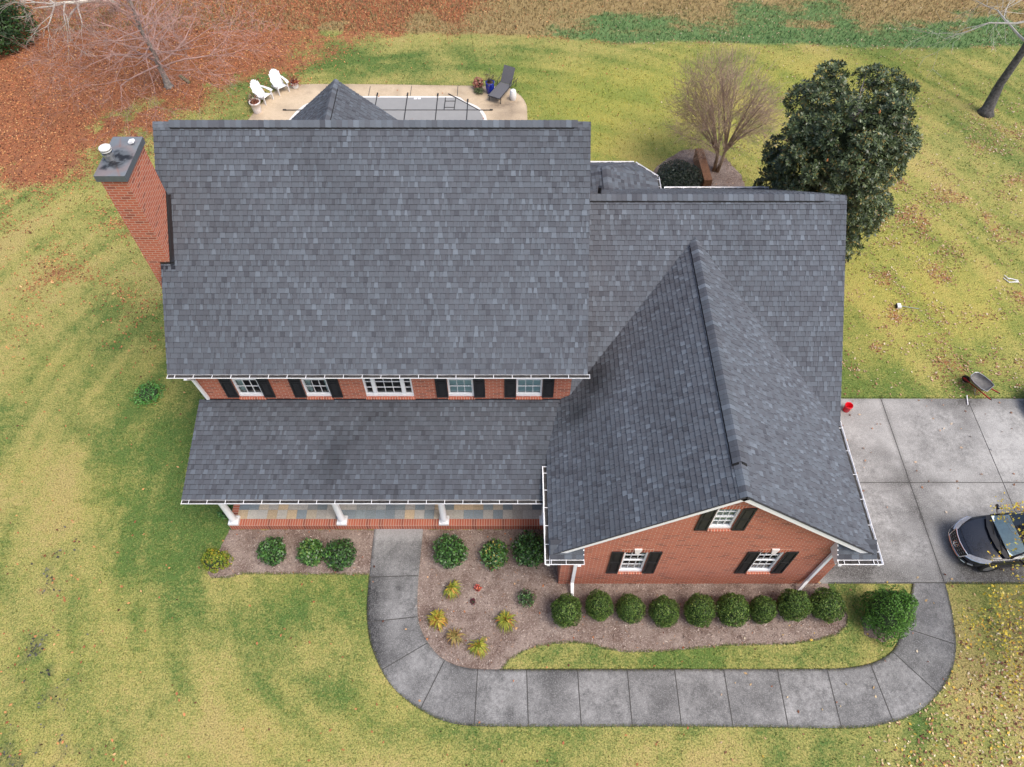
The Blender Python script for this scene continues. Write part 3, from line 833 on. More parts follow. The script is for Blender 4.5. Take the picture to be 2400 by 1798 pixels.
mb.build('front_wing_wall', 'brick', house, clips=[((GX, 7.5, GZ - .07), (GS, 0, 1)), ((GX, 7.5, GZ - .07), (-GS, 0, 1))])
mb = MB()
mb.face([(1.35, 11.8, 0), (1.35, 7.5, 0), (1.35, 7.5, 3.15), (1.35, 11.8, 3.15)]); mb.build('porch_side_wall', 'brick', house)
mb = MB()
mb.face([(8.93, 7.5, 0), (8.93, 20.8, 0), (8.93, 20.8, 3.2), (8.93, WRY, 6.8), (8.93, 11.7, 3.2), (8.93, 7.5, 3.15)])
mb.face([(8.93, 20.8, 0), (1.66, 20.8, 0), (1.66, 20.8, 3.0), (8.93, 20.8, 3.0)])
mb.build('wing_wall', 'brick', house)
mb = MB()
mb.face([(-8.6, 23.75, 0), (-8.6, 20.7, 0), (-8.6, 20.7, 3.6), (-8.6, 23.75, 3.6)]); mb.face([(-4.1, 20.7, 0), (-4.1, 23.75, 0), (-4.1, 23.75, 3.6), (-4.1, 20.7, 3.6)])
mb.face([(-4.1, 23.75, 0), (-8.6, 23.75, 0), (-8.6, 23.75, 3.6), (SX, 23.75, 5.5), (-4.1, 23.75, 3.6)])
mb.build('sunroom_wall', 'brick', house)
mb = MB(); bw_ = [(1.5, 20.8), (1.5, 21.7), (2.2, 22.6), (4.4, 22.6), (5.1, 21.9), (5.1, 20.8)]
for i in range(5): mb.face([(bw_[i + 1][0], bw_[i + 1][1], 0), (bw_[i][0], bw_[i][1], 0), (bw_[i][0], bw_[i][1], 2.8), (bw_[i + 1][0], bw_[i + 1][1], 2.8)])
mb.build('bay_wall', 'brick', house)

# windows
def window(x0, x1, z0, z1, y, cols, rows, curtain=None, split=None, blind=False, sill=True):
    """double hung window set in the opening; children: pane, room behind, curtain, brick sill"""
    fy0, fy1 = y + .035, y + .105; fw = .055; mb = MB()
    mb.box(x0 + .002, x1 - .002, fy0 - .02, fy1, z0 + .002, z0 + .10); mb.box(x0 + .002, x0 + fw, fy0, fy1, z0 + .10, z1 - .002); mb.box(x1 - fw, x1 - .002, fy0, fy1, z0 + .10, z1 - .002); mb.box(x0 + fw, x1 - fw, fy0, fy1, z1 - .06, z1 - .002)
    bays = [(x0 + fw, x1 - fw, cols)]
    if split:
        bays = []; xx = x0 + fw
        for wd, cc in split:
            bays.append((xx, xx + wd, cc)); xx += wd
            if (wd, cc) != split[-1] or len(bays) < len(split): mb.box(xx, xx + .11, fy0 - .008, fy1, z0 + .1, z1 - .06); xx += .11
    za, zb = z0 + .10, z1 - .06; zm = (za + zb) / 2
    for a, b2, cc in bays:
        sashes = ((za, zm - .02, .012), (zm + .02, zb, 0)) if not split else ((za, zb, 0),)
        if not split: mb.box(a, b2, fy0 + .012, fy1 - .01, zm - .022, zm + .022)
        for s0, s1, off in sashes:
            for k in range(1, cc): xm = a + (b2 - a) * k / cc; mb.box(xm - .0075, xm + .0075, fy0 + .032, fy0 + .056, s0, s1)
            nr = rows if not split else 5
            for k in range(1, nr): zz = s0 + (s1 - s0) * k / nr; mb.box(a, b2, fy0 + .030, fy0 + .058, zz - .0075, zz + .0075)
    wo = mb.build('window', 'white_paint', house, bevel=.004)
    mb = MB(); mb.face([(x0 + fw, y + .085, z0 + .09), (x1 - fw, y + .085, z0 + .09), (x1 - fw, y + .085, z1 - .05), (x0 + fw, y + .085, z1 - .05)]); mb.build('pane', 'glass', wo)
    mb = MB(); a, b2 = x0 + .003, x1 - .003; yb2 = y + .75
    mb.face([(a, yb2, z0), (b2, yb2, z0), (b2, yb2, z1), (a, yb2, z1)]); mb.face([(a, y + .107, z0 + .001), (b2, y + .107, z0 + .001), (b2, yb2, z0 + .001), (a, yb2, z0 + .001)])
    mb.face([(a, yb2, z0), (a, y + .107, z0), (a, y + .107, z1), (a, yb2, z1)]); mb.face([(b2, y + .107, z0), (b2, yb2, z0), (b2, yb2, z1), (b2, y + .107, z1)]); mb.face([(a, y + .107, z1), (a, yb2, z1), (b2, yb2, z1), (b2, y + .107, z1)])
    mb.build('room_recess', 'interior', wo)
    if blind:
        mb = MB(); n = 26
        for k in range(n): zz = z0 + .1 + (z1 - z0 - .16) * k / n; mb.obox((x0 + .06, y + .115, zz), (x1 - x0 - .12, 0, 0), (0, .012, .045), (0, .002, -.003))
        mb.build('blind', 'blind', wo)
    if curtain:
        mb = MB()
        for c0, c1 in curtain:
            n = max(4, int((c1 - c0) / .03)); pr = None
            for k in range(n + 1):
                xx = c0 + (c1 - c0) * k / n; yy = y + .15 + .02 * math.sin(k * 1.9)
                if pr: mb.face([(pr[0], pr[1], z0 + .08), (xx, yy, z0 + .08), (xx, yy, z1), (pr[0], pr[1], z1)])
                pr = (xx, yy)
        mb.build('curtain', 'curtain', wo)
    if sill:
        mb = MB(); mb.obox((x0 - .02, y - .035, z0 - .115), (x1 - x0 + .04, 0, 0), (0, .14, .045), (0, -.015, .07))
        mb.uv = {}
        for fi in range(len(mb.f)): mb.uv[fi] = [(mb.v[j][0], .01 + (mb.v[j][1] - y + .05) * .9 + (mb.v[j][2] - z0 + .115) * .2) for j in mb.f[fi]]
        mb.build('brick_sill', 'soldier_brick', wo)
    return wo
window(*UPW[0], Z0U, Z1U, 11.8, 3, 2, [(-7.80, -7.60)])
window(*UPW[1], Z0U, Z1U, 11.8, 3, 2, [(-5.86, -5.72), (-5.32, -5.22)])
window(TRI[0], TRI[1], Z0U, Z1U, 11.8, 3, 2, split=[(.17, 1), (.71, 3), (.17, 1)])
window(*UPW[2], Z0U, Z1U, 11.8, 3, 2, blind=True)
window(*UPW[3], Z0U, Z1U, 11.8, 3, 2, blind=True)
window(*GW[0], 7.5, 3, 2, [(3.04, 3.12), (3.54, 3.62)])
window(*GW[1], 7.5, 3, 2, [(6.66, 6.74)])
window(*GW[2], 7.5, 3, 2, [(4.92, 5.42)])
# flat brick arches and keystones over gable windows
for (a, b2, c2, d) in GW:
    mb = MB(); mb.box(a - .1, b2 + .1, 7.492, 7.51, d, d + .2)
    for fi in range(len(mb.f)): mb.uv[fi] = [(mb.v[j][0], .01 + (mb.v[j][2] - d) * .98) for j in mb.f[fi]]
    mb.build('brick_arch', 'soldier_brick', house)
for (a, b2, c2, d) in GW[:2]:
    mb = MB(); xm = (a + b2) / 2
    f0 = [(xm - .055, d - .02), (xm + .055, d - .02), (xm + .10, d + .25), (xm - .10, d + .25)]
    mb.face([(px, 7.455, pz) for px, pz in f0])
    for i in range(4): p, q_ = f0[i], f0[(i + 1) % 4]; mb.face([(p[0], 7.50, p[1]), (q_[0], 7.50, q_[1]), (q_[0], 7.455, q_[1]), (p[0], 7.455, p[1])])
    mb.build('keystone', 'terracotta_white', house)
def shutter(x0, x1, z0, z1, y, split=.52):
    mb = MB(); t = .035; f = .045
    mb.box(x0, x1, y - t * .45, y - .003, z0, z1)
    zs_ = z0 + (z1 - z0) * split
    for a, b2, c2, d in ((x0, x0 + f, z0, z1), (x1 - f, x1, z0, z1), (x0 + f, x1 - f, z0, z0 + .07), (x0 + f, x1 - f, z1 - .06, z1), (x0 + f, x1 - f, zs_ - .03, zs_ + .03)): mb.box(a, b2, y - t, y - t * .45, c2, d, skip='k')
    for c2, d in ((z0 + .07, zs_ - .03), (zs_ + .03, z1 - .06)): mb.box(x0 + f + .03, x1 - f - .03, y - t * .8, y - t * .45, c2 + .03, d - .03, skip='k')
    mb.build('shutter', 'black_paint', house, bevel=.006)
for a, b2 in UPW: shutter(a - .335, a - .005, Z0U, Z1U, 11.8, .50); shutter(b2 + .005, b2 + .325, Z0U, Z1U, 11.8, .50)
for a, b2, c2, d in GW: shutter(a - .345, a - .025, c2 - .04, d + .06, 7.5); shutter(b2 + .015, b2 + .335, c2 - .04, d + .06, 7.5)

# gutters
def gutter(A, B, out, parent, ends=True, dep=.11, wid=.135, hang=.5):
    A = Vector(A); B = Vector(B); out = Vector(out).normalized(); up = Vector((0, 0, 1)); d = (B - A).normalized(); L = (B - A).length; t = .012
    mb = MB()
    mb.obox(A - up * dep, d * L, out * wid * .5, up * t); mb.obox(A - up * dep + up * t, d * L, out * t, up * (dep - t - .006)); mb.obox(A + out * (wid * .5 - t) - up * (dep - t), d * L, out * t, up * (dep - t) * .35 + out * .002); mb.obox(A + out * (wid * .5 - t + .002) - up * (dep - t) * .65, d * L, out * t, up * (dep - t) * .65 + out * (wid * .5 - .002))
    mb.obox(A + out * (wid - .012), d * L, out * .014, up * .010)
    if ends:
        for p in (A + d * .001, B - d * (t + .001)): mb.obox(p - up * (dep - t), d * t, out * (wid * .5 - t), up * (dep - t - .002)); mb.obox(p + out * (wid * .5 - t) - up * (dep - t) * .35, d * t, out * (wid * .45), up * ((dep - t) * .35 - .002))
    k = hang * .4
    while k < L - .1: mb.obox(A + d * k + up * .001, d * .014, out * (wid - .005), up * .010); k += hang
    g_ = mb.build('gutter', 'white_paint', parent)
    mb = MB(); rr = random.Random(int(L * 1000))
    n = int(L / .12); pr = None
    for k in range(n + 1):
        hh = -.026 + rr.uniform(0, .014); p = A + d * (L * k / n)
        if pr: mb.face([pr[0] + out * t + up * pr[1], p + out * t + up * hh, p + out * (wid - t) + up * hh, pr[0] + out * (wid - t) + up * pr[1]])
        pr = (p, hh)
    mb.build('gutter_debris', 'gutter_debris', g_)
gutter((XL, EY + .01, EZ - .02), (XR + .06, EY + .01, EZ - .02), (0, -1, 0), roof)
gutter((-9.05, PY + .01, PZ - .02), (.98, PY + .01, PZ - .02), (0, -1, 0), proof)
gez = GZ - GE * GS - .03
gutter((GX - GE - .005, 9.80, gez), (GX - GE - .005, 6.96, gez), (-1, 0, 0), groof, hang=.52)
gutter((GX + GE + .005, 11.35, gez), (GX + GE + .005, 6.96, gez), (1, 0, 0), groof, hang=.75)
# eave returns with their own little roofs and gutters
for sgn, xa, xb in ((-1, GX - GE - .13, 1.86), (1, 8.36, GX + GE + .13)):
    gutter((xa, 7.085, gez), (xb, 7.085, gez), (0, -1, 0), groof, hang=.38)
    x0_, x1_ = (xa + .13, xb) if sgn < 0 else (xa, xb - .13)
    mb = MB(); rr = random.Random(5)
    for i in range(4):
        y0_, y1_ = 7.09 + i * .105, 7.09 + (i + 1) * .105; zz0, zz1 = gez + .0 + i * .075, gez + (i + 1) * .075
        k = x0_
        while k < x1_:
            k2 = min(x1_, k + rr.uniform(.1, .22)); c2 = rr.choices(SH, SHW)[0]; c2 = tuple(v_ * .8 for v_ in c2)
            mb.face([(k, y0_, zz0 + .012), (k2, y0_, zz0 + .012), (k2, y1_, zz1), (k, y1_, zz1)], 0, c2); k = k2
    mb.build('eave_return', 'shingle', groof)
    mb = MB(); xs0 = x0_ if sgn > 0 else x1_ - .03
    prof = [(7.05, gez - .22), (7.5, gez - .22), (7.5, gez + .30), (7.09, gez + .0), (7.05, gez - .02)]
    for xx, rev in ((xs0, True), (xs0 + .03, False)):
        pts = [(xx, a, c2) for a, c2 in prof]; mb.face(pts[::-1] if rev else pts)
    for i in range(5): a, c2 = prof[i], prof[(i + 1) % 5]; mb.face([(xs0, a[0], a[1]), (xs0 + .03, a[0], a[1]), (xs0 + .03, c2[0], c2[1]), (xs0, c2[0], c2[1])])
    mb.box(min(x0_, x1_) + .035, max(x0_, x1_) - .035, 7.10, 7.495, gez - .2, gez - .10)
    mb.build('return_trim', 'white_paint', groof)
# barge boards, fascia and soffits
mb = MB()
for sgn in (-1, 1):
    A = Vector((GX, GY0 + .025, GZ - .052)); d = Vector((sgn, 0, -GS)).normalized(); nn = Vector((sgn * GS, 0, 1)).normalized()
    mb.obox(A - nn * .0 , d * (gl_ - .12), Vector((0, .03, 0)), -nn * .17)
    mb.obox(A - nn * .17 + Vector((0, .03, 0)), d * (gl_ - .5), Vector((0, .24, 0)), -nn * .02)
mb.build('barge_board', 'white_paint', groof)
mb = MB(); mb.box(XL + .02, XR - .02, EY + .03, 11.79, EZ - .17, EZ - .10); mb.build('soffit', 'white_paint', roof)
mb = MB(); mb.box(-9.03, .98, PY + .025, PY + .22, PZ - .30, PZ - .06); mb.box(-9.0, .98, PY + .22, 11.79, PZ - .32, PZ - .302); mb.build('porch_beam', 'white_paint', proof)
mb = MB(); mb.box(WXL, WXR, 2 * WRY - WY0 - .03, 2 * WRY - WY0 - .0, WZ0 - .2, WZ0 - .05); mb.build('fascia', 'white_paint', wroof)
gutter((5.6, 2 * WRY - WY0 - .01, WZ0 - .0), (WXR, 2 * WRY - WY0 - .01, WZ0 - .0), (0, 1, 0), wroof)
for i in range(1, 5):
    a, c2 = corn[i], corn[i + 1]; d = (c2 - a).normalized(); gutter(a, c2, (-d.y, d.x, 0), broof, ends=False, hang=.4, wid=.10)
# step flashing between upper wall and porch roof
mb = MB(); mb.box(-8.87, 1.40, 11.775, 11.797, 3.27, 3.315); mb.build('flashing', 'flashing_metal', proof)
# downspouts
def downspout(pts, w2=.09, name='downspout'):
    mb = MB()
    for i in range(len(pts) - 1):
        a, b2 = Vector(pts[i]), Vector(pts[i + 1]); d = (b2 - a).normalized(); sx_ = Vector((1, 0, 0)) if abs(d.x) < .9 else Vector((0, 1, 0)); sy_ = d.cross(sx_).normalized() * .07; sx_ = sy_.cross(d).normalized() * w2
        mb.obox(a - sx_ / 2 - sy_ / 2 - d * .02, sx_, sy_, (b2 - a) + d * .04)
    mb.build(name, 'white_paint', house, bevel=.01)
downspout([(1.74, 7.02, 2.72), (1.74, 7.44, 2.45), (1.74, 7.44, .32), (1.74, 7.12, .10)])
downspout([(8.47, 7.02, 2.74), (8.50, 7.43, 2.62), (8.47, 7.43, .5), (8.25, 7.22, .07), (8.0, 6.95, .03)])
downspout([(-8.75, 11.36, 4.92), (-8.75, 11.62, 4.55), (-8.75, 11.75, 3.4)], .08)

# porch floor, brick edge, columns
rr = random.Random(3); mb = MB(); tc = [(.42, .40, .36), (.50, .43, .33), (.25, .29, .30), (.52, .40, .26), (.46, .43, .38), (.34, .35, .34), (.23, .27, .29), (.50, .47, .41)]
yy = 11.78; x0_, xe = -8.38, 1.3
y0_ = 9.42
while y0_ < 11.7:
    k = x0_
    while k < xe:
        c2 = rr.choice(tc); kk = rr.uniform(.8, 1.1); c2 = tuple(v_ * kk for v_ in c2)
        mb.box(k + .004, min(xe, k + .30) - .004, y0_ + .004, y0_ + .296, .2, .288 + rr.uniform(0, .003), 0, c2, skip='b'); k += .30
    y0_ += .30
mb.box(x0_, xe, 9.42, 11.78, .1, .280, 0, (.30, .27, .23))
mb.build('porch_floor', 'slate', house)
mb = MB(); mb.box(-8.58, 1.3, 9.20, 9.418, .0, .287); mb.box(-8.58, -8.382, 9.419, 11.78, 0, .286)
for fi in range(len(mb.f)):
    f_ = mb.f[fi]; q4 = [mb.v[j] for j in f_]
    if abs(q4[0][2] - q4[2][2]) < .001: mb.uv[fi] = [((p[0] if fi < 6 else p[1]), .005 + ((p[1] - 9.20) * .94 if fi < 6 else (p[0] + 8.58) * .98)) for p in q4]
    else: mb.uv[fi] = [((p[0] if abs(q4[0][1] - q4[2][1]) < .01 else p[1]), p[2] * .75) for p in q4]
mb.build('porch_edge', 'soldier_brick', house)
for cx_ in (-8.43, -5.15, -2.06, .98):
    mb = MB(); mb.lathe([(.125, .37), (.135, .385), (.125, .41), (.105, .42), (.100, .44), (.098, 1.2), (.085, 2.2), (.082, 2.24), (.10, 2.26), (.11, 2.30)], 28, c=(cx_, 9.345, 0))
    co_ = mb.build('column', 'white_paint', house, smooth=True)
    mb = MB(); mb.box(cx_ - .15, cx_ + .15, 9.20, 9.49, .289, .375); mb.build('column_base', 'white_paint', co_, bevel=.006)
    mb = MB(); mb.box(cx_ - .13, cx_ + .13, 9.22, 9.47, 2.29, 2.37); mb.build('capital', 'white_paint', co_, bevel=.006)

# chimney
CX0, CX1, CY0, CY1, CZ = -9.53, -8.93, 13.58, 14.90, 9.78
mb = MB(); mb.box(CX0, CX1, CY0, CY1, 0, CZ, skip='bt')
mb.box(CX0 - .0, CX1, CY0 - .0, CY1, CZ, CZ + .005, skip='b')
chim = mb.build('chimney', 'brick', house)
cgx, cgy = np.meshgrid(np.linspace(CX0 - .06, CX1 + .06, 30), np.linspace(CY0 - .06, CY1 + .06, 60))
hh = .045 * np.minimum(1, np.minimum(np.minimum(cgx - CX0 + .06, CX1 + .06 - cgx) / .33, np.minimum(cgy - CY0 + .06, CY1 + .06 - cgy) / .33))
capo = grid_mesh('cap_top', cgx + 3.6 - 0, cgy - 14.0, CZ + .135 + hh, 'chimney_cap')
capo.name = 'chimney_cap'; capo.parent = chim
FX, FY = -9.36, 14.10
r_ = np.hypot((cgx - FX - .12) * 1.0, (cgy - FY - .0) * .85)
sn = fbm(cgx, cgy, .16, 5)
soot = sstep(.40, .22, r_ + (sn - .5) * .3) * (.45 + .55 * sstep(.42, .55, fbm(cgx, cgy, .12, 15)))
rust = sstep(.62, .38, r_ + (fbm(cgx, cgy, .2, 25) - .5) * .5) * sstep(.25, .4, r_) * .28
rust += .5 * np.clip(sstep(.03, 0, np.abs(cgx - (CX0 + .1) - (cgy - 14.9) * -.3 - .05)) * (cgy > 14.5) + sstep(.025, 0, np.abs((cgx + 9.2) - (13.95 - cgy) * .5)) * (cgy < 14), 0, 1)
setattr_pt(capo.data, 'soot', np.stack([np.clip(soot, 0, 1).ravel(), np.clip(rust, 0, 1).ravel(), rust.ravel() * 0], 1))
mb = MB(); t_ = .06
mb.box(CX0 - t_, CX1 + t_, CY0 - t_, CY0 - t_ + .02, CZ - .03, CZ + .135); mb.box(CX0 - t_, CX1 + t_, CY1 + t_ - .02, CY1 + t_, CZ - .03, CZ + .135)
mb.box(CX0 - t_, CX0 - t_ + .02, CY0 - t_ + .02, CY1 + t_ - .02, CZ - .03, CZ + .135); mb.box(CX1 + t_ - .02, CX1 + t_, CY0 - t_ + .02, CY1 + t_ - .02, CZ - .03, CZ + .135)
mb.build('cap_skirt', 'cap_grey', chim)
mb = MB(); fz = CZ + .15
mb.lathe([(.11, 0), (.11, .14), (.13, .15), (.13, .19), (.105, .2), (.105, .235)], 24, 1, (FX, FY, fz)); mb.lathe([(.13, .25), (.135, .26), (.135, .29)], 24, 0, (FX, FY, fz)); mb.lathe([(.12, .29), (.12, .305)], 24, 2, (FX, FY, fz)); mb.lathe([(.135, .305), (.138, .31), (.138, .335), (.125, .345), (.0, .352)], 24, 0, (FX, FY, fz)); mb.lathe([(.0, .235), (.135, .235), (.135, .25)], 24, 2, (FX, FY, fz))
mb.build('flue_pipe', ['cap_white', 'steel', 'flashing_metal'], chim)
mb = MB(); mb.obox((-9.06, 14.60, CZ + .19), (.11, 0, .03), (0, .12, 0), (-.02, 0, .05)); mb.build('cap_vent', 'white_plastic', chim, bevel=.01)
mb = MB()
yA, yB = CY0 - .03, CY1
za_ = lambda y_: EZ + MS * (y_ - EY)
mb.obox((CX1 + .002, yA, za_(yA) + .0), (0, yB - yA, (yB - yA) * MS), (.10, 0, 0), (0, -.02, .025)); mb.obox((CX1 + .001, yA, za_(yA)), (0, yB - yA, (yB - yA) * MS), (.012, 0, 0), (0, 0, .11))
mb.obox((CX1 - .27, CY0 - .005, za_(CY0) - .03), (.38, 0, 0), (0, -.10, -.08), (0, -.015, .02)); mb.obox((CX1 - .27, CY0 - .012, za_(CY0) - .03), (.36, 0, 0), (0, .011, 0), (0, 0, .10))
mb.build('flashing', 'flashing_metal', chim)

# ---------------------------------------------------------------- pool
PCX, PCY = -5.6, 28.8
half = [(-1.15,29.41),(-1.22,29.88),(-1.38,30.24),(-1.67,30.61),(-2.05,30.87),(-2.23,30.95),(-2.45,31.26),(-2.7,31.37)]
top_ = half + [(-8.5, 31.37), (-8.9, 31.2), (-9.5, 30.95), (-9.85, 30.66), (-10.1, 30.24), (-10.38, 29.47)]
pool_poly = top_ + [(x_, 2 * PCY - y_) for x_, y_ in top_[::-1]]
inner = []
for i in range(len(pool_poly)):
    p = Vector(pool_poly[i]); a = Vector(pool_poly[i - 1]); c2 = Vector(pool_poly[(i + 1) % len(pool_poly)])
    t = (c2 - a).normalized(); inner.append(tuple(p + Vector((-t.y, t.x)) * .15))
pool = thing('pool', 'covered swimming pool set in the tan deck behind the house', 'pool', (PCX, PCY, 0))
mb = MB()
for i in range(len(pool_poly)):
    j = (i + 1) % len(pool_poly); mb.face([(*pool_poly[i], .045), (*pool_poly[j], .045), (*inner[j], .045), (*inner[i], .045)]); mb.face([(*pool_poly[j], .045), (*pool_poly[i], .045), (*pool_poly[i], .0), (*pool_poly[j], .0)])
mb.build('coping', 'coping', pool)
ctop = [(-1.26,29.38),(-1.52,30.21),(-2.69,31.24),(-8.6,31.24),(-9.8,30.21),(-10.2,29.38)]
cover_poly = ctop + [(x_, 2 * PCY - y_) for x_, y_ in ctop[::-1]]
mb = MB(); mb.prism(cover_poly, .03, .055); cov = mb.build('pool_cover', 'pool_cover', pool)
def strap(pts, w2=.05, z=.062, name='strap', par=None):
    mb = MB()
    for i in range(len(pts) - 1):
        a, b2 = Vector(pts[i]), Vector(pts[i + 1]); d = (b2 - a).normalized(); n = Vector((-d.y, d.x)) * w2 / 2
        mb.face([(a.x - n.x, a.y - n.y, z), (b2.x - n.x, b2.y - n.y, z), (b2.x + n.x, b2.y + n.y, z), (a.x + n.x, a.y + n.y, z)])
        mb.obox((a.x - n.x, a.y - n.y, z - .012), (b2 - a).to_3d(), (n * 2).to_3d(), (0, 0, .011))
    return mb.build(name, 'strap', par or cov)
for k, (xx, yt) in enumerate(((-8.0, 31.6), (-6.47, 31.6), (-5.02, 31.6), (-3.57, 31.56), (-2.12, 31.1))):
    o_ = strap([(xx, 2 * PCY - yt), (xx + .02, yt)], .045, .0625 + .0004 * k); mb = MB(); mb.tube([(xx + .02, yt, .06), (xx + .02, yt - .22, .07)], .035, 8); mb.build('spring', 'strap', o_)
for k, yy in enumerate((30.26, 28.8, 27.3)):
    o_ = strap([(-10.75, yy), (-.92, yy)], .045, .0655 + .0004 * k)
    for xa_, xb_ in ((-10.75, -10.6), (-1.05, -.9)): mb = MB(); mb.tube([(xa_, yy, .07), (xb_, yy, .07)], .035, 8); mb.build('spring', 'strap', o_)
strap([(-3.05, 31.55), (-1.5, 30.21)], .045, .068)
for a, b2 in (((-3.17, 31.24), (-3.19, 30.26)), ((-2.68, 31.24), (-2.72, 30.26)), ((-3.17, 30.95), (-2.69, 30.95)), ((-3.18, 30.46), (-2.71, 30.46))): strap([a, b2], .035, .0695)
for xx in (-4.6, -4.42): mb = MB(); mb.box(xx - .07, xx + .07, 31.10, 31.33, .05, .068); mb.build('skimmer_pad', 'white_plastic', cov)

# ---------------------------------------------------------------- vegetation builders
def shell_points(rs, n, rx, ry, rz, cz, lump=.12, seed=0, depth=.25, bottom=-.85):
    d = rs.normal(0, 1, (n * 2, 3)); d /= np.linalg.norm(d, axis=1, keepdims=True); d = d[d[:, 2] > bottom][:n]
    lat = np.arctan2(d[:, 1], d[:, 0])
    l = 1 + lump * (fbm(lat * 1.3 + 9, d[:, 2] * 2.2 + seed, .6, seed, 3) - .5) * 2
    rad = l * (1 - depth * rs.uniform(0, 1, len(d)) ** 2)
    P = np.stack([d[:, 0] * rx * rad, d[:, 1] * ry * rad, cz + d[:, 2] * rz * rad], 1)
    N = d / np.array([rx, ry, rz]); N /= np.linalg.norm(N, axis=1, keepdims=True)
    return P, N
def core(rx, ry, rz, cz, parent, name='shade_core', mat='core_dark'):  # dark solid standing in for the shade inside the foliage
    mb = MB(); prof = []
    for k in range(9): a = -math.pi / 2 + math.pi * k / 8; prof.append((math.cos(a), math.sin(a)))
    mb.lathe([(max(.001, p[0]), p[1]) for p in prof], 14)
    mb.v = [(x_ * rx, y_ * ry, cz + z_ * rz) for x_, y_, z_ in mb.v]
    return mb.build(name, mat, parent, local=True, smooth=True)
def stem(parent, h, r, mat='bark_tan'):
    mb = MB(); mb.tube([(0, 0, -.03), (.01, 0, h * .5), (0, .01, h)], [r, r * .85, r * .6], 7); mb.build('stem', mat, parent, local=True)
# clipped round shrubs along the gable wall
BOXP = [(1.53,6.54,1.06),(2.45,6.68,.93),(3.33,6.63,.93),(4.27,6.53,.93),(5.23,6.54,1.0),(6.19,6.59,1.04),(7.04,6.59,.92),(7.90,6.70,1.0),(8.86,6.72,1.06)]
BOXL = ['round clipped green shrub at the downspout end of the row under the gable wall', 'round clipped green shrub second from the white downspout at the left gable corner', 'round clipped green shrub below the right shutter of the left gable window', 'round clipped green shrub fourth from the left in the row under the gable wall', 'round clipped green shrub in the very middle of the nine under the gable wall', 'squarish clipped green shrub fourth from the right in the row under the gable wall', 'narrow clipped green shrub below the right gable window, third from the right', 'round clipped green shrub next to the foot of the slanting right downspout', 'round clipped dark shrub closing the driveway end of the row under the gable wall']
protos = []
for v_ in range(3):
    rs = np.random.RandomState(100 + v_)
    t = thing('clipped_shrub', BOXL[v_], 'shrub', (0, 0, 0), 0, 'round clipped shrubs along the gable wall')
    P, N = shell_points(rs, 7000, .44, .43, .58, .53, .24, v_ * 7, .18, -.92); P[:, :2] *= (1 + .12 * (1 - np.abs((P[:, 2:3] - .52) / .56)) ** .5)
    col = pal(rs, len(P), [(.092,.165,.032),(.060,.118,.024),(.145,.23,.045),(.24,.31,.08),(.022,.045,.014)], [.34,.26,.20,.08,.12], .2)
    quads_mesh('foliage', leaf_quads(rs, P, N, .050, .6, .60), col, 'leaf', t)
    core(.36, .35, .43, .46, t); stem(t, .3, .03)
    protos.append(t)
for i, (x_, y_, s_) in enumerate(BOXP):
    rz_ = i * 1.7
    wx_ = (.80, .86, .82, .90, .84, .88, .79, .87, .85)[i]; sc = (s_ * wx_, s_ * wx_ * (1.0 if i % 2 else 1.06), s_ * (.96 + .09 * math.sin(i * 2.1)))
    if i < 3: protos[i].location = (x_, y_, 0); protos[i].rotation_euler = (0, 0, rz_); protos[i].scale = sc
    else: dup(protos[i % 3], (x_, y_, 0), rz_, BOXL[i], sc)
# looser shrubs in the beds by the porch
def loose_shrub(name, label, loc, r, h, seed, cols, wts, n=1500, ls=.085, group=None, mat='glossy_leaf', lump=.3, cat='shrub'):
    rs = np.random.RandomState(seed); t = thing(name, label, cat, loc, 0, group)
    P, N = shell_points(rs, n, r, r, h * .5, h * .5, lump, seed, .45, -.8)
    N = N * .6 + np.array([0, 0, .5])
    quads_mesh('foliage', leaf_quads(rs, P, N, ls, .5, .6), pal(rs, len(P), cols, wts, .22), mat, t)
    # shoots that stick out of the outline
    mb = MB(); rr = random.Random(seed)
    for k in range(26):
        a = rr.uniform(0, 6.28); el = rr.uniform(.1, 1.4); d = Vector((math.cos(a) * math.cos(el) * r, math.sin(a) * math.cos(el) * r, math.sin(el) * h * .55)); mb.tube([(0, 0, .05), d * .6 + Vector((0, 0, h * .3)), d * 1.0 + Vector((0, 0, h * .42))], [.012, .008, .003], 4)
    mb.build('branches', 'twig_dark', t, local=True)
    core(r * .62, r * .62, h * .36, h * .42, t, 'inner_shade')
    return t
GRN = [(.045,.120,.024),(.070,.170,.034),(.025,.066,.016),(.11,.24,.05),(.014,.034,.012)]; GW_ = [.3,.25,.22,.1,.13]
LG = 'loose green shrubs in the porch beds'
loose_shrub('porch_shrub', 'dark green loose shrub nearest the yellow shrub in the left porch bed', (-7.09, 8.37, 0), .40, .72, 1, GRN, GW_, group=LG)
loose_shrub('porch_shrub', 'lighter green open shrub in the middle of three left of the walkway', (-5.94, 8.34, 0), .39, .68, 2, GRN + [(.16, .24, .05)], [.25, .25, .15, .15, .08, .12], group=LG)
loose_shrub('porch_shrub', 'dark green wide shrub closest to the left edge of the walkway', (-5.06, 8.27, 0), .46, .78, 3, GRN, [.3, .18, .3, .05, .17], group=LG)
loose_shrub('porch_shrub', 'large green shrub just right of the walkway by the porch', (-1.82, 8.33, 0), .48, .85, 4, GRN, GW_, 2000, group=LG)
loose_shrub('porch_shrub', 'yellow-flecked green shrub between two darker shrubs right of the walkway', (-.51, 8.27, 0), .42, .75, 5, GRN + [(.34, .28, .05)], [.25, .27, .15, .15, .08, .10], group=LG)
loose_shrub('porch_shrub', 'dark green shrub partly tucked under the gable gutter corner', (.53, 8.38, 0), .52, .85, 6, GRN, [.32, .2, .28, .06, .14], 2000, group=LG)
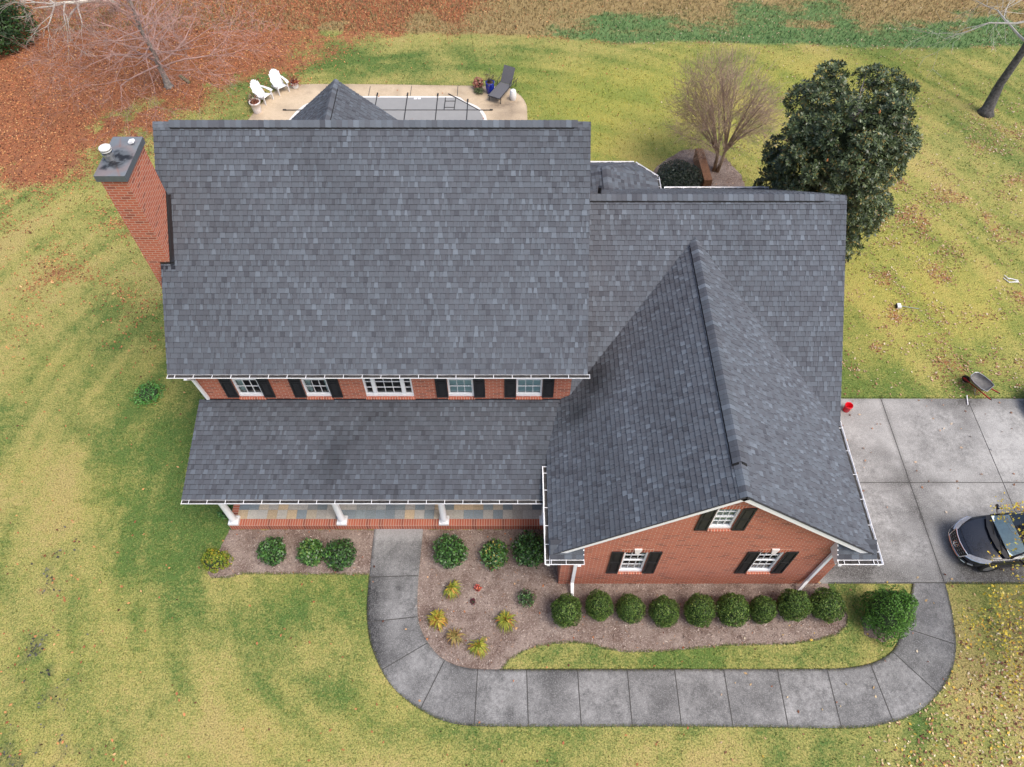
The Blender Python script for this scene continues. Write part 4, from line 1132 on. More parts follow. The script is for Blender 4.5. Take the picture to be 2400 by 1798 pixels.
# golden conifer at the bed's left tip
def conifer(name, label, loc, r, h, seed, cols, wts, nl, n=3600, ls=.07, cat='shrub', tiplift=.4):
    rs = np.random.RandomState(seed); t = thing(name, label, cat, loc)
    Ps, Ns = [], []
    for k in range(nl):
        a = k * 2.4 + rs.uniform(-.3, .3); f = (k + .5) / nl; zc = h * (.12 + .74 * f); rr_ = r * (1 - .66 * f ** 1.6) * rs.uniform(.60, .86); lr = r * (.36 - .10 * f) * rs.uniform(.75, 1.25)
        P, N = shell_points(rs, n // nl, lr, lr, lr * 1.35, 0, .3, k, .16, -.7)
        P = P + np.array([math.cos(a) * rr_, math.sin(a) * rr_, zc]); Ps.append(P); Ns.append(N * .5 + np.array([math.cos(a) * .4, math.sin(a) * .4, tiplift]))
    P = np.concatenate(Ps); N = np.concatenate(Ns)
    quads_mesh('foliage', leaf_quads(rs, P, N, ls, .5, .5), pal(rs, len(P), cols, wts, .2), 'leaf', t)
    core(r * .72, r * .72, h * .42, h * .44, t, 'inner_shade'); stem(t, h * .4, .05, 'bark_tan')
    return t
conifer('golden_conifer', 'small yellow-green conifer shrub at the left tip of the porch bed', (-8.75, 8.10, 0), .38, .80, 8, [(.26,.31,.03),(.15,.24,.026),(.38,.35,.04),(.07,.13,.02),(.44,.28,.04)], [.34,.3,.16,.12,.08], 20, 4200, .055)
conifer('arborvitae', 'bushy bright green arborvitae beside the curve of the walkway', (10.40, 6.45, 0), .69, 1.85, 9, [(.070,.175,.024),(.100,.235,.032),(.045,.115,.018),(.15,.30,.05),(.026,.065,.014)], [.34,.28,.2,.08,.1], 46, 20000, .052)
# ornamental grasses
def grass_clump(label, loc, r, seed, cols, wts, n=150, group='clumps of ornamental grass in the mulch', gap=None):
    rs = np.random.RandomState(seed); t = thing('ornamental_grass', label, 'grass clump', loc, 0, group); V = []; cc = []
    pc = pal(rs, n, cols, wts, .2)
    for k in range(n):
        a = rs.uniform(0, 6.283); L = r * rs.uniform(.6, 1.15); rise = rs.uniform(.2, .8)
        if gap and abs((a - gap[0] + math.pi) % (2 * math.pi) - math.pi) < gap[1]: L *= .45
        d = np.array([math.cos(a), math.sin(a), 0]); s_ = np.array([-d[1], d[0], 0]); w_ = .008
        pts = [d * .03 + np.array([0, 0, .0]), d * L * .35 + np.array([0, 0, .16 + .22 * rise]), d * L * .75 + np.array([0, 0, .16 + .16 * rise]), d * L + np.array([0, 0, .02 + .1 * rise])]
        ws = [w_, w_ * 1.2, w_, w_ * .25]; o_ = np.array([rs.normal(0, .035), rs.normal(0, .035), 0])
        for i in range(3): V.append([pts[i] + o_ - s_ * ws[i], pts[i] + o_ + s_ * ws[i], pts[i + 1] + o_ + s_ * ws[i + 1], pts[i + 1] + o_ - s_ * ws[i + 1]]); cc.append(pc[k] * (1.0 if i < 2 else .9))
    quads_mesh('blades', np.array(V), np.array(cc), 'blade', t); return t
GY_ = [(.33,.36,.05),(.46,.40,.06),(.16,.24,.03),(.52,.26,.05),(.36,.14,.04)]
grass_clump('yellow-green grass clump nearest the big porch shrub, with a bare left side', (-1.76, 7.28, 0), .30, 1, GY_, [.4,.25,.2,.1,.05], gap=(2.6, .8))
grass_clump('golden orange grass clump beside the inner edge of the walkway', (-2.10, 6.40, 0), .30, 2, GY_, [.14,.42,.05,.28,.11], 170)
grass_clump('thin brownish grass clump, the sparsest of the five in the mulch', (-1.58, 5.93, 0), .27, 3, [(.40,.30,.10),(.30,.27,.08),(.42,.24,.09),(.28,.16,.07)], [.35,.25,.2,.2], 90)
grass_clump('green and yellow grass clump nearest the bottom bend of the walkway', (-.93, 5.66, 0), .29, 4, GY_, [.42,.25,.23,.07,.03], gap=(2.2, .5))
grass_clump('bright green grass clump with orange tips beside the half-bare dark plant', (-.18, 6.38, 0), .31, 5, GY_, [.42,.18,.25,.1,.05])
loose_shrub('bedding_plant', 'small half-bare plant with green leaves on one side, in the mulch', (.42, 7.0, 0), .28, .45, 31, [(.05,.13,.03),(.08,.18,.04),(.03,.06,.02),(.09,.06,.04)], [.3,.2,.25,.25], 420, .06, cat='plant')
loose_shrub('seedling', 'tiny bright red-leaved seedling in the middle of the mulch bed', (-1.0, 7.34, 0), .10, .18, 32, [(.60,.10,.06),(.45,.06,.06),(.65,.2,.1)], [.5,.3,.2], 90, .06, cat='plant')
loose_shrub('seedling', 'tiny dark maroon seedling in the mulch bed below the red one', (-1.12, 6.95, 0), .09, .15, 33, [(.16,.03,.045),(.10,.02,.03)], [.5,.5], 70, .055, cat='plant')
loose_shrub('weed_patch', 'patch of bright green ground plants around a dark hole in the lawn', (-12.51, 14.18, 0), .50, .16, 34, [(.09,.28,.05),(.14,.34,.07),(.05,.17,.03)], [.45,.3,.25], 900, .07, cat='plant', lump=.5)
loose_shrub('foundation_plant', 'low green plants spilling over the left corner of the porch', (-8.78, 9.75, 0), .30, .3, 35, [(.05,.15,.03),(.08,.2,.04),(.03,.08,.02)], [.4,.3,.3], 500, .06, cat='plant')
loose_shrub('rounded_evergreen', 'dense dark rounded evergreen bush behind the wing beside the low brick wall', (7.02, 24.75, 0), .98, 1.15, 36, [(.020,.032,.020),(.030,.046,.026),(.012,.018,.012),(.065,.08,.055)], [.4,.27,.25,.08], 9000, .075, lump=.12)

# ---------------------------------------------------------------- trees
def grow(mb, rr, p, d, L, r, depth, mx, spread=.6, nb=(2, 3), up=.15, shrink=.72, seg=4, wob=.18, rmin=.004, sides=5, tips=None, dsub=0):
    pts = [p.copy()]; rad = [r]; q = p.copy(); dd = d.copy()
    for i in range(seg):
        dd = (dd + Vector((rr.uniform(-wob, wob), rr.uniform(-wob, wob), rr.uniform(-wob, wob) + up * .25))).normalized()
        q = q + dd * (L / seg); pts.append(q.copy()); rad.append(max(rmin, r * (1 - .5 * (i + 1) / seg)))
    mb.tube(pts, rad, max(3, sides - depth), cap=False)
    if tips is not None and depth >= mx - 1: tips.append((q.copy(), dd.copy()))
    if depth >= mx: return
    n = rr.randint(*nb)
    for k in range(n):
        i = rr.randint(max(1, seg // 2), seg) if k else seg
        a = Vector((rr.gauss(0, 1), rr.gauss(0, 1), rr.gauss(0, 1))); a = (a - dd * a.dot(dd)).normalized()
        sp = spread * rr.uniform(.6, 1.3)
        nd = (dd * math.cos(sp) + a * math.sin(sp) + Vector((0, 0, up))).normalized()
        grow(mb, rr, pts[i], nd, L * shrink * rr.uniform(.75, 1.2), max(rmin, rad[i] * .68), depth + 1, mx, spread, nb, up, shrink, max(2, seg - 1), wob, rmin, sides, tips)

# bare multi-stem tree behind the wing
rr = random.Random(5)
t = thing('crape_myrtle', 'bare rounded multi-stem tree in the mulch circle behind the wing', 'tree', (8.9, 26.0, 0))
mb = MB(); mt = MB(); CC = Vector((-.42, 0, 3.0)); RX, RZ_ = 2.75, 2.4
def unit(rr): return Vector((rr.gauss(0, 1), rr.gauss(0, 1), rr.gauss(0, 1))).normalized()
stems_ = []
for k in range(4):
    a = k * 1.6 + .4; p0 = Vector((math.cos(a) * .1, math.sin(a) * .1, -.05)); tip = Vector((math.cos(a) * .22, math.sin(a) * .22, 1.05 + .10 * k))
    mt.tube([p0, p0.lerp(tip, .5) + Vector((.02, -.02, 0)), tip], [.085, .065, .05], 8); stems_.append(tip)
def bez(a, b2, c2, n): return [a * (1 - t) ** 2 + b2 * 2 * t * (1 - t) + c2 * t * t for t in (i / n for i in range(n + 1))]
for k in range(64):
    d = unit(rr)
    while d.z < -.45: d = unit(rr)
    r0_ = rr.uniform(.5, .72); tgt = CC + Vector((d.x * RX * r0_, d.y * RX * r0_, d.z * RZ_ * r0_)); src = min(stems_, key=lambda q: (q - tgt).length) - Vector((0, 0, rr.uniform(0, .3)))
    L1 = bez(src, src.lerp(tgt, .4) + Vector((0, 0, .25)), tgt, 5); mb.tube(L1, [.026, .021, .017, .013, .011, .009], 5, cap=False)
    for j in range(9):
        q = L1[rr.randint(2, 5)]; d2 = ((q - CC) / RX * .5 + d * .6 + unit(rr) * .6 + Vector((0, 0, .22))).normalized(); ext = rr.uniform(.80, .93); t2 = CC + Vector((d2.x * RX, d2.y * RX, d2.z * RZ_)) * ext; t2 = q.lerp(t2, min(1, 1.1 / max(.3, (t2 - q).length)))
        L2_ = bez(q, q.lerp(t2, .5) + Vector((0, 0, .08)), t2, 3); mb.tube(L2_, [.008, .006, .005, .004], 4, cap=False)
        for m_ in range(10):
            q3 = L2_[rr.randint(1, 3)]; d3 = ((q3 - CC).normalized() * .7 + unit(rr) * .55 + Vector((0, 0, .35))).normalized(); ln_ = rr.uniform(.25, .6); mb.tube([q3, q3 + d3 * ln_ * .5 + unit(rr) * .03, q3 + d3 * ln_ + Vector((0, 0, .05))], [.0034, .0028, .0022], 3, cap=False)
mt.build('trunk', 'bark_tan', t, local=True, smooth=True); mb.build('crown', 'twig_myrtle', t, local=True)

# magnolia
def magnolia():
    rs = np.random.RandomState(77)
    t = thing('magnolia_tree', 'tall dark glossy evergreen tree beyond the wing roof corner', 'tree', (11.12, 20.9, 0))
    H = 7.7
    def env(z, a):
        f = z / H; base = np.interp(f, [0, .08, .22, .45, .65, .82, .93, 1.0], [1.1, 1.5, 1.78, 1.85, 1.85, 1.7, 1.25, .45])
        return base * (1 + .50 * (fbm(a * 1.5 + 20, z * 1.1, 1.0, 3, 3) - .5) * 2)
    Ps, As = [], []
    for k in range(135):
        zc = .45 + (H - .95) * ((k + .5) / 135) ** .88; ac = k * 2.39996 + rs.uniform(-.35, .35); e = float(env(np.array([zc]), np.array([ac]))[0]); rc = rs.uniform(.36, .66) * (1.0 if zc < 6.3 else .8)
        ro = max(0, e - rc * .55) * (1 if k % 5 else .55)
        m = int(85 * (rc / .5) ** 2); d = rs.normal(0, 1, (m, 3)); d += np.array([math.cos(ac) * .45, math.sin(ac) * .45, .45]); d /= np.linalg.norm(d, axis=1, keepdims=True)
        Ps.append(np.array([math.cos(ac) * ro, math.sin(ac) * ro, zc]) + d * rc * rs.uniform(.72, 1.08, (m, 1))); As.append(d)
    P = np.concatenate(Ps); D0 = np.concatenate(As); n = len(P)
    out = D0 + np.array([0, 0, .35]); out /= np.linalg.norm(out, axis=1, keepdims=True)
    out += rs.normal(0, .25, (n, 3)); out /= np.linalg.norm(out, axis=1, keepdims=True)
    tone = rs.normal(1, .22, n)
    V, cc = [], []
    t1 = np.cross(out, np.array([0, 0, 1.])); t1 /= np.linalg.norm(t1, axis=1, keepdims=True) + 1e-9; t2 = np.cross(out, t1)
    cols = np.array([(.060,.088,.038),(.082,.115,.046),(.040,.060,.030),(.12,.15,.065),(.22,.17,.05)]); 
    for k in range(9):
        th = k * 2.399 + rs.uniform(-.3, .3, n); lift = (.15 + .09 * k) * np.ones(n)
        d = (t1 * np.cos(th)[:, None] + t2 * np.sin(th)[:, None]) * np.cos(lift)[:, None] + out * np.sin(lift)[:, None]
        s_ = np.cross(d, out); s_ /= np.linalg.norm(s_, axis=1, keepdims=True) + 1e-9
        L = rs.uniform(.10, .165, n)[:, None]; w_ = L * .20; st_ = P + d * .02
        V.append(np.stack([st_, st_ + d * L * .5 + s_ * w_, st_ + d * L - out * .012, st_ + d * L * .5 - s_ * w_], 1))
        ci = rs.choice(5, n, p=[.34, .26, .20, .14, .06]); cc.append(np.clip(cols[ci] * tone[:, None], .006, .6))
    quads_mesh('crown', np.concatenate(V), np.concatenate(cc), 'glossy_leaf', t)
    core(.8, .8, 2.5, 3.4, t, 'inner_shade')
    rr = random.Random(4); mb = MB(); mb.tube([(0, 0, -.05), (.05, .02, 2.5), (-.05, .05, 5), (0, 0, 7.3)], [.17, .13, .08, .02], 9)
    mb.build('trunk', 'bark_grey', t, local=True, smooth=True)
    mb = MB()
    for k in range(46):
        zz = rr.uniform(.5, 7); aa = rr.uniform(0, 6.28); L = float(env(np.array([zz]), np.array([aa]))[0]) * .85; mb.tube([(0, 0, zz - .2), (math.cos(aa) * L * .5, math.sin(aa) * L * .5, zz), (math.cos(aa) * L, math.sin(aa) * L, zz + .35)], [.04, .025, .008], 5)
    mb.build('limbs', 'bark_grey', t, local=True)
    # a few seed pods
    mb = MB()
    for k in range(9):
        zz = rr.uniform(2.5, 7.2); aa = rr.uniform(-2.6, .4); L = float(env(np.array([zz]), np.array([aa]))[0]) * .98
        mb.lathe([(.0, -.05), (.03, -.03), (.035, .0), (.02, .05), (.0, .07)], 8, 0, (math.cos(aa) * L, math.sin(aa) * L, zz + .05))
    for fi in range(len(mb.f)): mb.c[fi] = (.55, .22, .08)
    mb.build('seed_pods', 'leaf', t, local=True)
magnolia()

def big_tree(name, label, loc, H, r0, seed, trunk_mat, twig_mat, crown_from, lean=(0, 0), nbr=26, L0=2.6, mx=4, droop=-.02, spread=.6, zmax=None, rmin=.005, r1=None):
    rr = random.Random(seed); t = thing(name, label, 'tree', loc); mb = MB(); pts = []; rad = []
    for i in range(9):
        f = i / 8; pts.append(Vector((lean[0] * f + rr.uniform(-.08, .08) * (i > 0), lean[1] * f + rr.uniform(-.08, .08) * (i > 0), -.05 + H * f))); rad.append(r0 * ((1.75 if i == 0 else 1.0) * (1 - .62 * f ** .45)))
    fl = Vector(pts[0]).lerp(pts[1], .18); pts.insert(1, fl); rad.insert(1, r0 * 1.12)
    mb.tube(pts, rad, 12); mb.build('trunk', trunk_mat, t, local=True, smooth=True)
    mb = MB()
    for k in range(nbr):
        f = crown_from + (1 - crown_from) * (k + .5) / nbr; z = H * f; p = Vector((lean[0] * f, lean[1] * f, z)); a = k * 2.4 + rr.uniform(-.5, .5); el = rr.uniform(-.12, .55) + .5 * (f - crown_from)
        grow(mb, rr, p, Vector((math.cos(a) * math.cos(el), math.sin(a) * math.cos(el), math.sin(el))), L0 * (1.15 - .6 * f), r0 * .28 * (1.1 - .6 * f), 0, mx, spread, (2, 3), droop, .74, 4, .2, rmin, 6)
    mb.build('crown', twig_mat, t, local=True); return t
big_tree('bare_tree', 'large bare tree with a flared grey trunk in the red leaf litter', (-16.65, 32.2, 0), 4.6, .17, 21, 'bark_grey', 'twig_pink', .20, (-.25, .2), 50, 2.3, 5, .02, .60, rmin=.0042)
big_tree('bare_tree', 'bare tree with a dark straight trunk leaning in at the right edge of the lawn', (22.2, 30.1, 0), 12, .24, 22, 'bark_dark', 'twig_pale', .24, (.1, .2), 26, 2.2, 4, .0, .6, rmin=.0045)
# leaning pale tree at the top left
rr = random.Random(9)
t = thing('pale_leaning_tree', 'leaning pale-barked bare tree beside the dark evergreen in the red leaf litter', 'tree', (-21.4, 39.6, 0))
LP_ = [Vector(p) for p in ((-21.4, 39.6, -.05), (-21.25, 38.7, .8), (-21.1, 37.5, 1.45), (-21.1, 36.6, 1.9), (-21.4, 36.1, 2.05), (-21.9, 35.9, 2.15), (-22.3, 35.7, 2.2))]
LP_ = [p - Vector((-21.4, 39.6, 0)) for p in LP_]
mb = MB(); mb.tube(LP_, [.20, .16, .14, .12, .09, .07, .05], 9); mb.build('trunk', 'bark_pale', t, local=True, smooth=True)
mb = MB()
for i, d in ((3, (-.9, -.3, -.1)), (4, (-.9, .1, .1)), (4, (0, -.9, -.55)), (5, (-.9, -.3, 0)), (6, (-.8, -.2, .2)), (6, (-.3, -.8, -.3)), (5, (-.1, -.9, -.4)), (6, (-.9, .3, .1)), (2, (-.9, .2, .2))): grow(mb, rr, LP_[i], Vector(d).normalized(), 1.1, .045, 0, 4, .5, (2, 3), -.02, .72, 4, .2, .006, 6)
mb.build('crown', 'twig_pale', t, local=True)
# dark evergreen at the left edge
def evergreen():
    rs = np.random.RandomState(15); t = thing('cedar_tree', 'dark green cedar at the left edge among fallen red leaves', 'tree', (-26.6, 36.0, 0))
    n = 9000; H = 4.5; z = rs.beta(1.1, 1.5, n) * H + .15; a = rs.uniform(-np.pi, np.pi, n); e = np.interp(z / H, [0, .12, .5, 1.05], [1.9, 2.3, 1.6, .1]) * (1 + .5 * (fbm(a * 1.6 + 9, z * 1.6, 1., 3, 3) - .5)); r_ = e * (1 - .5 * rs.uniform(0, 1, n) ** 2)
    P = np.stack([np.cos(a) * r_, np.sin(a) * r_, z], 1); N = np.stack([np.cos(a) * .6, np.sin(a) * .6, np.full(n, .7)], 1)
    quads_mesh('crown', leaf_quads(rs, P, N, .20, .4, .5), pal(rs, n, [(.030,.075,.018),(.018,.045,.012),(.050,.11,.025),(.07,.08,.04)], [.36,.34,.22,.08], .25), 'leaf', t)
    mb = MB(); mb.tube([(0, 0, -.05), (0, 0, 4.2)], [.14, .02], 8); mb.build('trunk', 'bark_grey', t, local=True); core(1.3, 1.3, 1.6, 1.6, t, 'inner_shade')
evergreen()
# yellow-leaved tree whose boughs reach in at the lower right
def yellow_tree():
    rr = random.Random(33); rs = np.random.RandomState(33); bx_, by_ = 16.9, 5.6
    t = thing('yellow_leaved_tree', 'thin tree whose sparse yellow leaves hang over the lower right lawn and car', 'tree', (bx_, by_, 0))
    mb = MB(); mb.tube([(0, 0, -.05), (-.1, .05, 1.6), (-.05, .1, 3.2), (0, 0, 5.2)], [.12, .09, .07, .02], 9); mb.build('trunk', 'bark_grey', t, local=True, smooth=True)
    mb = MB(); tips = []
    arms = [((0, 0, 1.6), (-3.9, -.2, 1.5)), ((0, 0, 1.8), (-3.3, -.7, 1.6)), ((0, 0, 2.4), (-3.0, 2.2, 2.3)), ((0, 0, 2.4), (-2.6, 2.6, 2.6)), ((0, 0, 2.6), (-2.9, 1.6, 2.9)), ((0, 0, 2.2), (-3.6, .3, 2.3)), ((0, 0, 1.9), (-3.7, -1.0, 2.0)), ((0, 0, 3.0), (-2.7, -1.9, 2.6)), ((0, 0, 3.4), (-2.0, .9, 3.6)), ((0, 0, 3), (1.5, 1.5, 3.8)), ((0, 0, 2.6), (1.8, -1.5, 3.2)), ((0, 0, 3.8), (-.6, -1.6, 4.4)), ((0, 0, 2.2), (-3.3, 1.0, 2.0))]
    for a, b2 in arms:
        a = Vector(a); b2 = Vector(b2); pts = [a.lerp(b2, k / 5) + Vector((rr.uniform(-.1, .1), rr.uniform(-.1, .1), .2 * math.sin(k / 5 * 3.1))) for k in range(6)]; mb.tube(pts, [.03, .025, .02, .015, .010, .006], 5)
        for k in range(1, 6):
            for j in range(3): grow(mb, rr, pts[k], ((b2 - a).normalized() + Vector((rr.uniform(-.9, .9), rr.uniform(-.9, .9), rr.uniform(-.5, .4)))).normalized(), .55, .008, 0, 2, .6, (1, 3), -.02, .7, 3, .2, .003, 4, tips)
    mb.build('branches', 'twig_dark', t, local=True)
    P = []
    for q, d in tips:
        for k in range(rr.choice((1, 3, 5, 8))): P.append(np.array(q) + rs.normal(0, .085, 3))
    P = np.array(P); N = np.tile([0, 0, 1.], (len(P), 1))
    quads_mesh('leaves', leaf_quads(rs, P, N, .075, .62, .6), pal(rs, len(P), [(.52,.40,.035),(.62,.46,.05),(.35,.34,.04),(.55,.28,.03),(.66,.55,.15)], [.34,.25,.2,.12,.09], .15), 'leaf', t)
yellow_tree()

# ---------------------------------------------------------------- poolside things
def adirondack(label, loc, rz, first=None):
    if first: return dup(first, loc, rz, label)
    t = thing('adirondack_chair', label, 'chair', loc, rz, 'white adirondack chairs on the pool deck')
    mb = MB()
    for k in range(6): y_ = -.36 + k * .105; z_ = .37 - k * .028; mb.obox((-.27, y_, z_), (.54, 0, 0), (0, .095, -.025), (0, .005, .02))
    mb.build('seat', 'white_plastic', t, local=True)
    mb = MB(); wv_ = [.70, .80, .86, .89, .86, .80, .70]
    for k in range(7):
        x_ = -.30 + k * .088; mb.obox((x_, .20, .22), (.082, 0, 0), Vector((0, .42, .87)).normalized() * wv_[k], (0, -.018, .008))
    mb.obox((-.28, .35, .56), (.56, 0, 0), (0, .03, .06), (0, .02, -.008)); mb.build('backrest', 'white_plastic', t, local=True)
    for s_ in (-1, 1):
        mb = MB(); poly = [(s_ * .25, -.45), (s_ * .40, -.45), (s_ * .43, -.2), (s_ * .38, .3), (s_ * .30, .42), (s_ * .27, .42), (s_ * .28, 0)]
        mb.prism(poly if s_ > 0 else poly[::-1], .56, .585); mb.build('armrest', 'white_plastic', t, local=True)
        mb = MB(); mb.box(s_ * .30 - .018, s_ * .30 + .018, -.41, -.31, 0, .56); mb.build('leg', 'white_plastic', t, local=True)
        mb = MB(); mb.obox((s_ * .27 - .014, -.38, .30), (.028, 0, 0), (0, 1.02, -.30), (0, .02, .09)); mb.build('leg', 'white_plastic', t, local=True)
    return t
ch = adirondack('white adirondack chair beside the tall planter, left of the pair', (-11.78, 31.08, .03), R(58)); ch.scale = (.86, .86, .86)
adirondack('white adirondack chair beside the small pot of red leaves, right of the pair', (-11.12, 31.86, .03), R(38), ch)
def pot(label, loc, r, h, mat, seed, plant, cat='planter', tall=False, rim=True):
    t = thing('flower_pot', label, cat, loc); mb = MB()
    prof = [(r * .68, 0), (r * .72, .02), (r * .80, h * .4), (r * .95, h * .86), (r * 1.04, h * .87), (r * 1.04, h), (r * .92, h), (r * .88, h * .9)] if rim else [(r * .6, 0), (r * .8, h * .2), (r * 1.0, h * .6), (r * .95, h * .88), (r * 1.02, h * .93), (r * 1.02, h), (r * .88, h), (r * .84, h * .9)]
    mb.lathe(prof, 28); mb.build('pot_body', mat, t, local=True, smooth=True)
    mb = MB(); mb.lathe([(0.001, h * .9), (r * .88, h * .9)], 20); mb.build('soil', 'soil', t, local=True)
    rs = np.random.RandomState(seed); n, hh, rad, cols, ls = plant
    P = np.stack([rs.normal(0, rad, n), rs.normal(0, rad, n), h * .9 + np.abs(rs.normal(0, hh, n))], 1)
    quads_mesh('plant', leaf_quads(rs, P, np.tile([0, 0, .6], (n, 1)), ls, .35, .8), pal(rs, n, cols, None, .25), 'leaf', t)
    rr = random.Random(seed); mb = MB()
    for k in range(22): a = rr.uniform(0, 6.28); mb.tube([(0, 0, h * .88), (math.cos(a) * rad * .6, math.sin(a) * rad * .6, h + hh * .8), (math.cos(a) * rad * 1.9, math.sin(a) * rad * 1.9, h + hh * rr.uniform(1, 2))], [.008, .006, .003], 4)
    mb.build('stems', 'twig_dark', t, local=True); return t
pot('tall pale planter of dry brown stalks left of the white chairs', (-11.92, 30.15, .03), .25, .56, 'terracotta_white', 1, (260, .10, .11, [(.28,.09,.05),(.22,.06,.04),(.36,.18,.10)], .08))
loose_shrub('dry_grass', 'tuft of dry tan grass behind the tall pale planter', (-12.2, 30.75, 0), .28, .55, 51, [(.25,.18,.10),(.17,.15,.07),(.12,.14,.05)], [.4,.3,.3], 350, .10, cat='plant')
pot('small white pot with a spray of red-brown leaves right of the chairs', (-10.47, 32.10, .03), .19, .30, 'white_plastic', 2, (420, .18, .17, [(.33,.07,.04),(.25,.05,.035),(.42,.14,.06)], .09))
pot('tall cobalt blue glazed pot with a dark leafy plant by the lounger', (-1.05, 31.66, .03), .21, .58, 'blue_glaze', 3, (110, .24, .15, [(.08,.07,.05),(.12,.10,.06),(.05,.07,.04)], .11), rim=False)
loose_shrub('red_shrub', 'pinkish red leafy plant left of the blue pot', (-1.62, 31.98, 0), .25, .62, 52, [(.36,.10,.08),(.45,.17,.13),(.25,.07,.06),(.5,.28,.2)], [.35,.3,.2,.15], 600, .08, cat='plant')
loose_shrub('low_green_plant', 'low green plant at the deck edge in front of the red plant', (-1.58, 31.66, .03), .24, .26, 53, [(.10,.14,.05),(.16,.19,.08),(.06,.09,.03)], [.4,.3,.3], 420, .06, cat='plant')
mb = MB(); mb.lathe([(.001, 0), (.12, 0), (.125, .02), (.155, .12), (.165, .25), (.155, .38), (.125, .48), (.12, .5), (.001, .505)], 28, 0)
o_ = mb.build('garden_stool', 'white_plastic', None, smooth=True); o_.location = (.05, 31.12, .03); tag(o_, 'white barrel-shaped garden stool beside the lounger', 'stool')
# lounger
t = thing('sun_lounger', 'grey woven sun lounger with its back raised on the pool deck', 'sun lounger', (-.86, 30.82, .03), R(-27))
mb = MB(); mb.box(-.29, .29, .02, 1.22, .31, .335); mb.build('seat', 'wicker', t, local=True, bevel=.008)
mb = MB(); d_ = Vector((0, .50, .80)).normalized(); mb.obox((-.29, 1.24, .33), (.58, 0, 0), d_ * .78, (0, .02, -.014)); mb.build('backrest', 'wicker', t, local=True, bevel=.008)
mb = MB()
for s_ in (-1, 1):
    mb.tube([(s_ * .31, 0, .31), (s_ * .31, 1.9, .31)], .016, 6); mb.tube([(s_ * .31, 1.45, .32), (s_ * .33, 1.50, .58), (s_ * .33, 1.05, .56), (s_ * .32, .98, .33)], .014, 6)
mb.tube([(-.31, 0, .31), (.31, 0, .31)], .016, 6); mb.build('frame', 'dark_metal', t, local=True)
for s_ in (-1, 1):
    for y_ in (.14, 1.75): mb = MB(); mb.tube([(s_ * .30, y_, .31), (s_ * .31, y_ - .04, 0)], .018, 6); mb.build('leg', 'dark_metal', t, local=True)
# low brick wall, plank
mb = MB(); mb.box(-.17, .17, -1.05, 1.05, 0, .62, 0)
o_ = mb.build('garden_wall', 'timber', None, bevel=.015); o_.location = (8.2, 25.65, 0); o_.rotation_euler = (0, 0, R(2)); tag(o_, 'low brown garden wall between the dark bush and the bare tree', 'wall')
mb = MB(); mb.box(-.42, .42, -.07, .07, 0, .08)
o_ = mb.build('plank', 'plank', None, bevel=.01); o_.location = (-16.0, 32.75, .01); o_.rotation_euler = (0, 0, R(-44)); tag(o_, 'mossy plank lying in the leaves beside the flared grey trunk', 'plank')

# ---------------------------------------------------------------- yard things on the right
t = thing('bucket', 'bright red plastic bucket standing on the driveway by the wing', 'bucket', (11.33, 13.52, .03)); t.scale = (.88, .88, .88)
mb = MB(); mb.lathe([(.001, .012), (.105, .012), (.11, 0), (.118, .02), (.142, .30), (.152, .305), (.152, .335), (.146, .365), (.138, .365), (.132, .30), (.108, .03), (.001, .03)], 32); mb.build('pail', 'red_plastic', t, local=True, smooth=True)
mb = MB(); mb.tube([(.15, 0, .33)] + [(.165 * math.cos(a), .165 * math.sin(a) * .9, .33 - .13 * math.sin(a)) for a in np.linspace(.2, 2.94, 9)] + [(-.15, 0, .33)], .005, 5); mb.build('handle', 'steel', t, local=True)
# wheelbarrow: local +X runs from wheel to handles
t = thing('wheelbarrow', 'grey wheelbarrow with red handles on the lawn at the driveway edge', 'wheelbarrow', (16.0, 14.42, 0), R(-55)); t.scale = (.74, .74, .74)
sec = [(-.44, .16, .70, .46), (-.36, .28, .70, .40), (-.10, .35, .68, .39), (.25, .36, .66, .43), (.46, .31, .65, .53), (.52, .27, .65, .58)]
mb = MB(); rings = []
for x_, w_, zt, zb in sec:
    rings.append([(x_, -w_, zt), (x_, -w_ * .93, zt - (zt - zb) * .5), (x_ * .92, -w_ * .6, zb), (x_ * .92, w_ * .6, zb), (x_, w_ * .93, zt - (zt - zb) * .5), (x_, w_, zt)])
for i in range(len(rings) - 1):
    for k in range(5): mb.face([rings[i][k], rings[i + 1][k], rings[i + 1][k + 1], rings[i][k + 1]])
mb.face(rings[0]); mb.face(rings[-1][::-1])
tr = mb.build('tray', 'tray_metal', t, local=True, weld=True, smooth=True, subsurf=2)
tr.modifiers.new('thick', 'SOLIDIFY').thickness = .012
mb = MB(); top = [(x_, -w_, zt) for x_, w_, zt, zb in sec] + [(x_, w_, zt) for x_, w_, zt, zb in sec[::-1]]
mb.tube(top + [top[0]], .014, 6); mb.build('tray_rim', 'steel', tr, local=True)
for s_ in (-1, 1):
    mb = MB(); mb.obox((-.62, s_ * .10 - .02, .24), Vector((1.48, s_ * .22, .18)), (0, .04, 0), (0, 0, .04)); h_ = mb.build('handle', 'red_wood', t, local=True, bevel=.006)
    mb = MB(); a = Vector((.76, s_ * .295, .42)); mb.tube([a, a + Vector((.16, s_ * .02, .028))], .024, 8); mb.build('grip', 'rubber', h_, local=True)
    mb = MB(); mb.tube([(.05, s_ * .2, .32), (.22, s_ * .24, .02), (.30, s_ * .24, .02), (.42, s_ * .22, .42)], .014, 6); mb.build('leg', 'steel', t, local=True)
mb = MB(); mb.tube([(.22, -.24, .16), (.22, .24, .16)], .01, 5); mb.tube([(-.62, -.12, .24), (-.62, .12, .24)], .02, 6); mb.build('brace', 'red_wood', t, local=True)
mb = MB(); prof = [(.09, -.035), (.15, -.045), (.19, -.03), (.20, 0), (.19, .03), (.15, .045), (.09, .035), (.09, -.035)]; mb.lathe(prof, 24)
